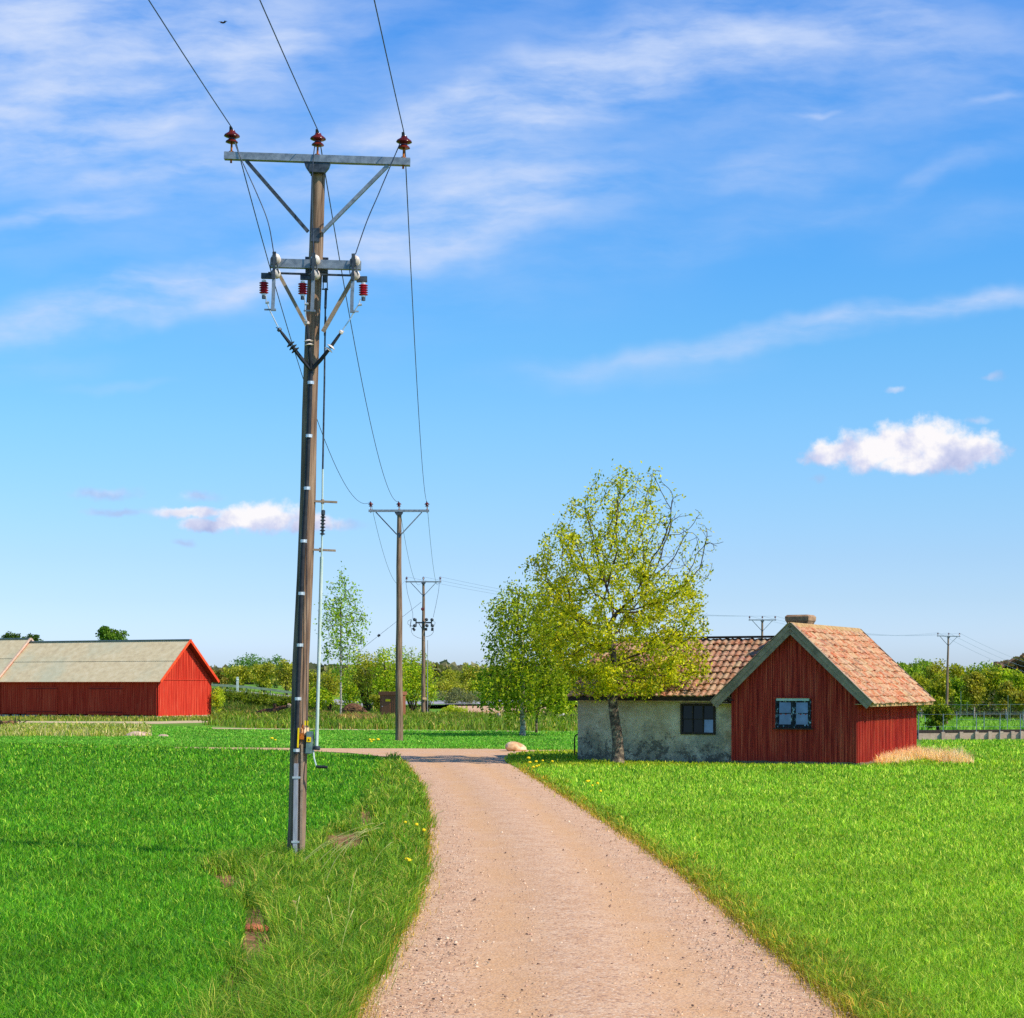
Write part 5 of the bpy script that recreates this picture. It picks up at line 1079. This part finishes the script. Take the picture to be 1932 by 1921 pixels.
clump_plant('yellow_bush', 856, 160, 1331, 56, 'small bright yellow-green bush before the far road', 'bush', [(168, 184, 40), (146, 170, 40), (190, 200, 70)], [3, 3, 2], 1500, .14, 6)
clump_plant('barn_bush', 410, 152, 1293, 26, 'narrow bright bush against the right corner of the barn', 'bush', [(170, 190, 50), (146, 172, 44), (190, 204, 70)], [3, 3, 2], 1500, .13, 5)
for (u, Y, tv, w, lab) in [(440, 176, 1308, 76, 'low dark green scrub on the bank near the barn'), (495, 174, 1311, 76, 'bushy green scrub in the middle of the bank'), (535, 172, 1313, 66, 'low scrub on the bank beside the near pole')]:
    clump_plant('bank_scrub', u, Y, tv, w, lab, 'bush', [(104, 128, 30), (84, 110, 26), (132, 148, 44)], [3, 3, 2], 2600, .2, 5, 'scrub on the bank')
# trees over the barn roof
clump_plant('round_tree', 211, 205, 1183, 62, 'single round green tree top above the barn roof', 'tree', [(86, 124, 40), (112, 148, 48), (66, 98, 34)], [3, 3, 2], 3800, .26, 14, botv=1228, trunk=True, clump=.2)
clump_plant('dark_tree', 22, 260, 1195, 44, 'dark tree top over the taller barn at the left edge', 'tree', DK, [3, 3, 2], 2000, .3, 6, 'dark trees beyond the barn roof', botv=1228, trunk=True)
clump_plant('dark_tree', 60, 262, 1199, 40, 'dark tree top just right of the taller barn ridge', 'tree', DK, [3, 3, 2], 2000, .3, 6, 'dark trees beyond the barn roof', botv=1228, trunk=True)
# pine by the house
clump_plant('young_pine', 1769, 100, 1319, 54, 'young bushy pine behind the house corner at the concrete edging', 'tree', [(84, 110, 22), (110, 132, 28), (150, 164, 44), (50, 72, 20)], [3, 3, 2, 2], 4600, .13, 9, clump=.2, egg=.8)
# wood on the right
OLt = [(138, 150, 36), (160, 168, 46), (104, 122, 32), (172, 178, 62)]; GRt = [(110, 144, 30), (136, 166, 40), (82, 114, 28), (160, 184, 50)]; BWt = [(140, 144, 50), (122, 128, 40), (158, 160, 64)]
wood = [(1718, 330, 1246, 60, GRt, 'rounded green tree at the left end of the right hand wood'), (1742, 345, 1243, 56, GRt, 'highest green tree at the left end of the right hand wood'), (1738, 300, 1262, 50, OLt, 'lighter olive tree in front at the left end of the wood'), (1768, 320, 1250, 50, BWt, 'brownish tree just left of the distant leaning pole'), (1772, 290, 1275, 46, OLt, 'low olive tree behind the young pine'),
    (1800, 325, 1254, 50, OLt, 'olive tree just right of the distant leaning pole'), (1812, 300, 1268, 44, GRt, 'green birch second right of the distant leaning pole'), (1826, 330, 1252, 50, OLt, 'broad olive tree left of the middle of the wood'), (1838, 292, 1266, 40, BWt, 'yellow-brown birch with pale trunk in the middle of the wood'), (1850, 320, 1249, 50, GRt, 'tall dark green tree in the middle of the wood'),
    (1868, 300, 1262, 44, OLt, 'olive tree right of the middle of the wood'), (1874, 320, 1246, 54, GRt, 'domed bright green tree near the right end of the wood'), (1892, 300, 1252, 46, BR, 'bright yellow-green tree sloping down at the right end of the wood'), (1898, 275, 1290, 40, BWt, 'bare brownish tree low at the right end of the wood'), (1925, 280, 1266, 44, BR, 'vivid green tree at the right picture edge'), (1930, 268, 1300, 50, BWt, 'grey-brown scrub at the right picture edge'), (1700, 340, 1262, 50, GRt, 'green tree partly hidden by the tiled roof edge')]
for (u, Y, tv, w, cl, lab) in wood:
    clump_plant('wood_tree', u, Y, tv, w, lab, 'tree', cl, [4, 3, 3, 1.5][:len(cl)], 3400, .42, 5, 'trees of the right hand wood', barkc='birch', clump=.24, trunk=True, botv=1338)
# understory
def under():
    n = 9000; u = rng.uniform(1690, 1990, n); Y = rng.uniform(0, 1, n) * 26 + np.interp(u, [1690, 1780, 1932, 1990], [350, 318, 272, 262]); X = (u - CU) / FPX * Y
    Z = terr(X, Y) + rng.random(n) ** 1.4 * 4.5; C = np.stack([X, Y, Z], 1)
    V, F, Cc = leaves_np(C, .5, palette(n, [(52, 66, 34), (76, 88, 44), (96, 90, 60)], [3, 3, 2])); o = fast('undergrowth', V, F, M['leaf'], colors=Cc); tag(o, 'dark tangled undergrowth between the trunks of the right hand wood', 'undergrowth', kind='stuff')
under()
# far hills and woods
def far_wood(name, u0, u1, Y, prof, cols, label, n=9000, ls=1.3):
    u = rng.uniform(u0, u1, n); top = np.interp(u, [p[0] for p in prof], [p[1] for p in prof]) + 2.0 * np.sin(u * .35) + rng.normal(0, 1.0, n)
    v = top + rng.random(n) * (1312 - top); Yy = Y + rng.uniform(-25, 25, n); X = (u - CU) / FPX * Yy; Z = CH + (HV - v) / FPX * Yy
    V, F, Cc = leaves_np(np.stack([X, Yy, Z], 1), ls * 1.6, palette(n, cols, [1] * len(cols)), asp=.9); o = fast(name, V, F, M['leaf'], colors=Cc); tag(o, label, 'wood', kind='stuff')
far_wood('distant_wood', 1880, 2100, 620, [(1880, 1258), (1905, 1252), (1932, 1243), (2000, 1238), (2100, 1245)], [(132, 112, 104), (148, 124, 114), (116, 104, 88), (98, 104, 70)], 'brownish leafless wood on the hill at the right edge', 9000, 2.2)
far_wood('distant_wood', 300, 1250, 640, [(300, 1262), (420, 1266), (560, 1262), (840, 1258), (1000, 1268), (1250, 1266)], [(124, 126, 104), (112, 126, 84), (134, 132, 110)], 'grey-brown distant wood on the horizon between the barn and the birch', 16000, 2.4)
far_wood('distant_wood', 1250, 1760, 600, [(1250, 1270), (1500, 1268), (1760, 1258)], [(120, 130, 80), (110, 126, 76)], 'distant wood hidden behind the cottage', 4000, 2.6)
# dry reed tuft at the house corner
def reeds():
    n = 2400; o = A + uy * 3.2; s = rng.uniform(.25, 1.12, n); x = A.x + uy.x * ML * s + ux.x * np.abs(rng.normal(.25, .28, n)); y = A.y + uy.y * ML * s + ux.y * .4 * rng.random(n)
    hh = np.interp(s, [-.28, 0, .5, .9, 1.12], [.10, .25, .42, .48, .34]); x2 = np.concatenate([x, A.x + uy.x * ML + rng.uniform(0, 1.0, 1800)]); y2 = np.concatenate([y, A.y + uy.y * ML + rng.uniform(-4.5, -1.5, 1800)])
    k = np.concatenate([s > -.02, np.ones(1800, bool)]); hh = np.concatenate([hh, rng.uniform(.15, .55, 1800)])[k]; x2 = x2[k]; y2 = y2[k]
    V, t, C = blades(CU + x2 / y2 * FPX, HV + CH * FPX / y2, hh * rng.uniform(.5, 1.35, len(x2)), np.full(len(x2), .016), np.abs(rng.normal(.55, .3, len(x2))), palette(len(x2), [(238, 218, 184), (248, 234, 208), (222, 198, 158)], [3, 3, 2]))
    tag(fast('dry_reeds', V, t, M['straw'], colors=C), 'straw-coloured dry grass heaped at the sunlit side wall of the red gable wing', 'grass', kind='stuff')
reeds()
# dandelions
def dandelion_proto():
    mb = MB(); mb.lathe([(.004, 0), (.003, .11)], (0, 0, 0), n=5); mb.k = 1; mb.lathe([(.005, .105), (.022, .112), (.026, .122), (.018, .134), (.004, .138)], (0, 0, 0), n=9); return mb
m_st = pmat('stem_green', [(.4, s2l(96, 150, 50)), (.6, s2l(120, 170, 60))], 8); m_ye = pmat('dandelion_yellow', [(.4, s2l(248, 206, 10)), (.6, s2l(255, 224, 40))], 20)
dproto = None
for (pts, lab, grp, sc_) in [([(1006, 1440), (1012, 1452), (996, 1446), (1018, 1458), (1006, 1462), (1024, 1448), (1040, 1450), (1000, 1455), (1012, 1460), (986, 1437), (992, 1432), (970, 1428)], 'yellow dandelion in the patch at the road corner near the boulder', 'dandelions near the boulder', 2.0),
        ([(1112, 1488), (1118, 1496), (1126, 1494), (1132, 1508), (1106, 1490)], 'yellow dandelion in the clump halfway along the right edge of the road', 'dandelions on the right road edge', 1.4), ([(765, 1570), (786, 1577), (800, 1588), (764, 1649), (772, 1650)], 'yellow dandelion in the left verge near the road', 'dandelions in the left verge', 1.3),
        ([(1096, 1423), (1102, 1426), (1108, 1424)], 'yellow dandelion at the left corner of the plastered wall', 'dandelions at the house corner', 2.2), ([(697, 1408), (704, 1409), (700, 1411), (712, 1410), (512, 1408), (520, 1407)], 'yellow dandelion beside the cross path near the second pole', 'dandelions beside the cross path', 2.6)]:
    for (u, v) in pts:
        q = G(u, v)
        if dproto is None: o = dproto = obj('dandelion', dandelion_proto(), [m_st, m_ye])
        else: o = dproto.copy(); COL.objects.link(o)
        o.location = q; s = sc_ * random.uniform(.8, 1.2); o.scale = (s, s, .7 * s + .6); o.rotation_euler = (random.uniform(-.15, .15), random.uniform(-.15, .15), random.uniform(0, 6)); tag(o, lab, 'flower', grp)
# ------------------------------------------------------------------ small things beyond
p = G(716, 1355); k_ = FPX / p.y
sh = thing('brown_shed', p, 'small brown boarded kiosk with a yellow sign behind the second pole', 'shed', rz=-R(24))
mb = MB(); mb.box((.78, .0 + .7, .9), (1.5, 1.4, 1.75))
for k in range(9): mb.box((.09 + k * .173, -.008, .9), (.03, .016, 1.75)); mb.box((1.538, .08 + k * .155, .9), (.016, .03, 1.75))
obj('shed_wall', mb, M['shed'], sh)
mb = MB(); mb.box((.78, .7, 1.9), (1.66, 1.56, .26)); obj('shed_roof', mb, M['shed'], sh)
mb = MB(); mb.box((.55, -.022, .85), (.75, .02, 1.5)); dr = obj('shed_door', mb, M['shed'], sh); mb = MB(); mb.box((.26, -.04, .9), (.06, .03, .06)); obj('door_handle', mb, M['bright'], dr)
mb = MB(); mb.box((.75, -.045, 1.37), (.40, .02, .17)); obj('yellow_sign', mb, M['yellow'], sh)
# guardrail
gr = thing('guardrail', T(395, 186), 'pale steel guardrail on the raised far road behind the barn', 'guardrail')
pts = [P(u, float(np.interp(u, [330, 398, 430, 470, 510, 545, 600], [1287, 1290, 1291.5, 1294.5, 1299, 1304, 1312])), 186 + (u - 400) * .03) for u in range(330, 601, 15)]
mb = MB(); L0 = gr.location
for a, b in zip(pts[:-1], pts[1:]): mb.bar(a - L0 - Vector((0, 0, .12)), b - L0 - Vector((0, 0, .12)), .06, .24)
obj('rail', mb, M['rail'], gr)
for a in pts[::3]:
    g0 = float(terr(a.x, a.y)); mb = MB(); mb.box((a.x - L0.x, a.y + .08 - L0.y, (a.z + g0) / 2 - L0.z - .05), (.1, .1, max(.2, a.z - g0))); obj('post', mb, M['rail'], gr)
q = T(448, 184); mb = MB(); mb.box((q.x, q.y, P(448, 1290, 184).z - .1), (.2, .2, 1.5)); mb.lathe([(.09, 0), (.16, .08), (.1, .2), (.02, .24)], P(448, 1285, 184), n=8)
tag(obj('marker_post', mb, M['paleblue']), 'short pale marker post beside the guardrail', 'post')
# root piles and logs
def rootpile(name, u, v, sx, sz, label, seed, cat='stump', mt='roots'):
    q = G(u, v); t = thing(name, q, label, cat, rz=0); r = random.Random(seed)
    blob('root_mass', (0, 0, sz * .4), (sx, sx * .5, sz), M[mt], 14, .6, seed, t, smooth=False)
    mb = MB()
    for k in range(26):
        a = Vector((r.uniform(-sx, sx), r.uniform(-.4, 0) * sx, r.uniform(.1, sz))); d = Vector((r.gauss(0, 1), r.gauss(0, .4), abs(r.gauss(0, .8)))).normalized() * r.uniform(.3, .9) * sz * 1.5
        mb.tube([a, a + d * .5 + Vector((0, 0, .05)), a + d], [.05, .035, .01], 5)
    obj('roots', mb, M['twig'], t); return t
rootpile('uprooted_stump', 668, 1352, 1.0, .55, 'dark brown uprooted stump with roots under the slim birch', 3)
rootpile('brush_pile', 590 - 15, 1360, .9, .32, 'low pile of brown brush half hidden by the near pole', 5, 'brush')
rootpile('earth_heap', 8, 1372, 1.2, .35, 'brown heap of earth at the left picture edge before the barn', 6, 'heap', 'earth')
q = G(500, 1352); t = thing('fallen_log', q, 'dark rotting log with a pale cut branch lying below the bank', 'log')
mb = MB(); mb.tube([(-.7, 0, .18), (0, 0, .36), (.6, 0, .42), (1.2, .1, .68), (2.1, .2, .86)], [.22, .28, .24, .17, .09], 9); mb.tube([(.8, 0, .5), (.75, 0, 1.05)], [.12, .14], 7); obj('log_body', mb, M['roots'], t)
mb = MB(); mb.tube([(1.9, .1, .78), (1.95, .0, .98)], [.13, .15], 9); obj('cut_branch', mb, M['ply'], t)
for (u, v, s, lab) in [(252, 1391, .55, 'flat pale stone on the left in the dry grass strip'), (268, 1390, .5, 'tilted grey-pink stone on the right in the dry grass strip'), (308, 1392, .28, 'small stone right of the pair in the dry grass strip')]:
    q = G(u, v); b = blob('field_stone', (q.x, q.y, .06), (s, s * .6, s * .42), M['concrete'], 6, .4, int(u), smooth=False); tag(b, lab, 'stone')
# low wooden barrier behind the birch
wb = thing('wooden_barrier', P(885, 1355, 148), 'low dark log barrier on stubby posts beside the weeping birch', 'barrier'); L0 = wb.location
mb = MB(); mb.tube([P(872, 1351.5, 148) - L0, P(905, 1352, 147) - L0, P(945, 1351.5, 146) - L0, P(1000, 1352, 145) - L0, P(1090, 1351.5, 143) - L0, P(1150, 1352, 142) - L0], [.10, .14, .15, .13, .15, .15], 8); obj('log_rail', mb, M['darkwood'], wb)
for u in (943, 978, 1053, 1068, 1078, 1090):
    mb = MB(); mb.tube([P(u, 1352, 144) - L0, P(u + 1, 1362, 144) - L0], [.12, .09], 7); obj('post', mb, M['darkwood'], wb)
for (u, m_) in ((1050, 'roots'), (1062, 'cream'), (1072, 'roots'), (1080, 'cream')):
    blob('bark_slab', P(u, 1354, 143.6) - L0, (.30, .12, .25), M[m_], 6, .5, u, wb, smooth=False)
mb = MB(); mb.tube([P(942, 1345, 144.5) - L0, P(941, 1361, 144.5) - L0], [.12, .17], 8); obj('pale_stub', mb, M['concrete'], wb)
# concrete edging on the right
ce = thing('concrete_edging', P(1727, 1396, 89.5), 'low edging of pinkish concrete panels with a dark cap along the right field', 'wall'); L0 = ce.location
def zx(x): return (2340 + x / 7.386) / 1.3251
js = [-330, 125, 460, 745, 990, 1200, 1410, 1575, 1730, 1880]
for k in range(len(js) - 1):
    ua, ub = zx(js[k]) + 1.0, zx(js[k + 1]) - 1.0; Ya = 89.5 + k * .3; a = P(ua, 1390, Ya); b = P(ub, 1390, Ya + .3)
    mb = MB(); mb.box(((a.x + b.x) / 2 - L0.x, Ya - L0.y, .16), (b.x - a.x, .06, .30)); obj('panel', mb, M['concrete'], ce)
    mb = MB(); c = P(zx(js[k + 1]) + .7, 1390, Ya - .06); mb.box((c.x - L0.x, c.y - L0.y, .17), (.16, .14, .40)); obj('post', mb, M['concrete'], ce)
a = P(1600, 1390, 89.9); b = P(2060, 1390, 93); mb = MB(); mb.bar(Vector((a.x, a.y + .25, .36)) - L0, Vector((b.x, b.y + .25, .36)) - L0, .3, .13); mb.bar(Vector((a.x, a.y + .2, .14)) - L0, Vector((b.x, b.y + .2, .14)) - L0, .05, .3); obj('dark_cap', mb, M['darkwood'], ce)
def wirefence(name, xs, Y, vt, vbm, label, ext):
    t = thing(name, T(1750, Y), label, 'fence'); L0 = t.location; hs_ = []
    for x in xs:
        u = zx(x); a = P(u, vt, Y); g0 = min(float(terr(a.x, Y)), P(u, vbm, Y).z); mb = MB(); mb.tube([Vector((a.x, Y, g0 - .1)) - L0, a - L0 + Vector((random.uniform(-.03, .03), 0, 0))], .020, 6); obj('post', mb, M['steel'], t); hs_.append((a, g0))
    for f in ext:
        mb = MB(); z = lambda a, g0: g0 + (a.z - g0) * f; pts = [Vector((a.x, Y, z(a, g0))) - L0 for a, g0 in hs_]; mb.tube(pts, .004, 4); obj('fence_wire', mb, M['farwire'], t)
wirefence('wire_fence', [-330, 130, 745, 1175, 1560, 1900], 90.4, 1347, 1384, 'tall thin posts with wires rising from the concrete edging', [.5, .98])
wirefence('wire_fence', [-200, 385, 890, 1315, 1610, 1850], 108, 1343, 1378, 'row of thin pale posts on the far side of the concrete edging', [.6, .98])
t = thing('high_fence', T(1850, 262), 'high blue-grey netting fence posts before the right hand wood', 'fence'); L0 = t.location
tp_ = []
for x, vt, vb in ((-60, 1322, 1345), (460, 1304, 1350), (575, 1325, 1352), (1330, 1312, 1362), (1370, 1328, 1362)):
    u = zx(x); a = P(u, vt, 262); b = P(u, vb, 262); mb = MB(); mb.tube([b - L0, a - L0], .05, 5); obj('post', mb, M['rail'], t)
for vv in (1328, 1345):
    mb = MB(); mb.tube([P(1735, vv, 262) - L0, P(1810, vv + 2, 262) - L0, P(1932, vv + 1, 262) - L0, P(1990, vv, 262) - L0], .012, 4); obj('fence_wire', mb, M['farwire'], t)
# tiny bird
q = P(421 / 1.0, 43, 120); mb = MB(); mb.tube([q + Vector((-.18, 0, 0)), q, q + Vector((.16, 0, .02))], [.02, .06, .02], 6); mb.add([q, q + Vector((-.1, .1, .12)), q + Vector((-.35, .1, .1)), q, q + Vector((.1, -.1, .1)), q + Vector((.3, -.1, .06))], [(0, 1, 2), (3, 4, 5)])
tag(obj('bird', mb, M['darkwood'], recalc=False), 'tiny dark bird gliding high in the sky at upper left', 'bird')
M.pop('house', None)
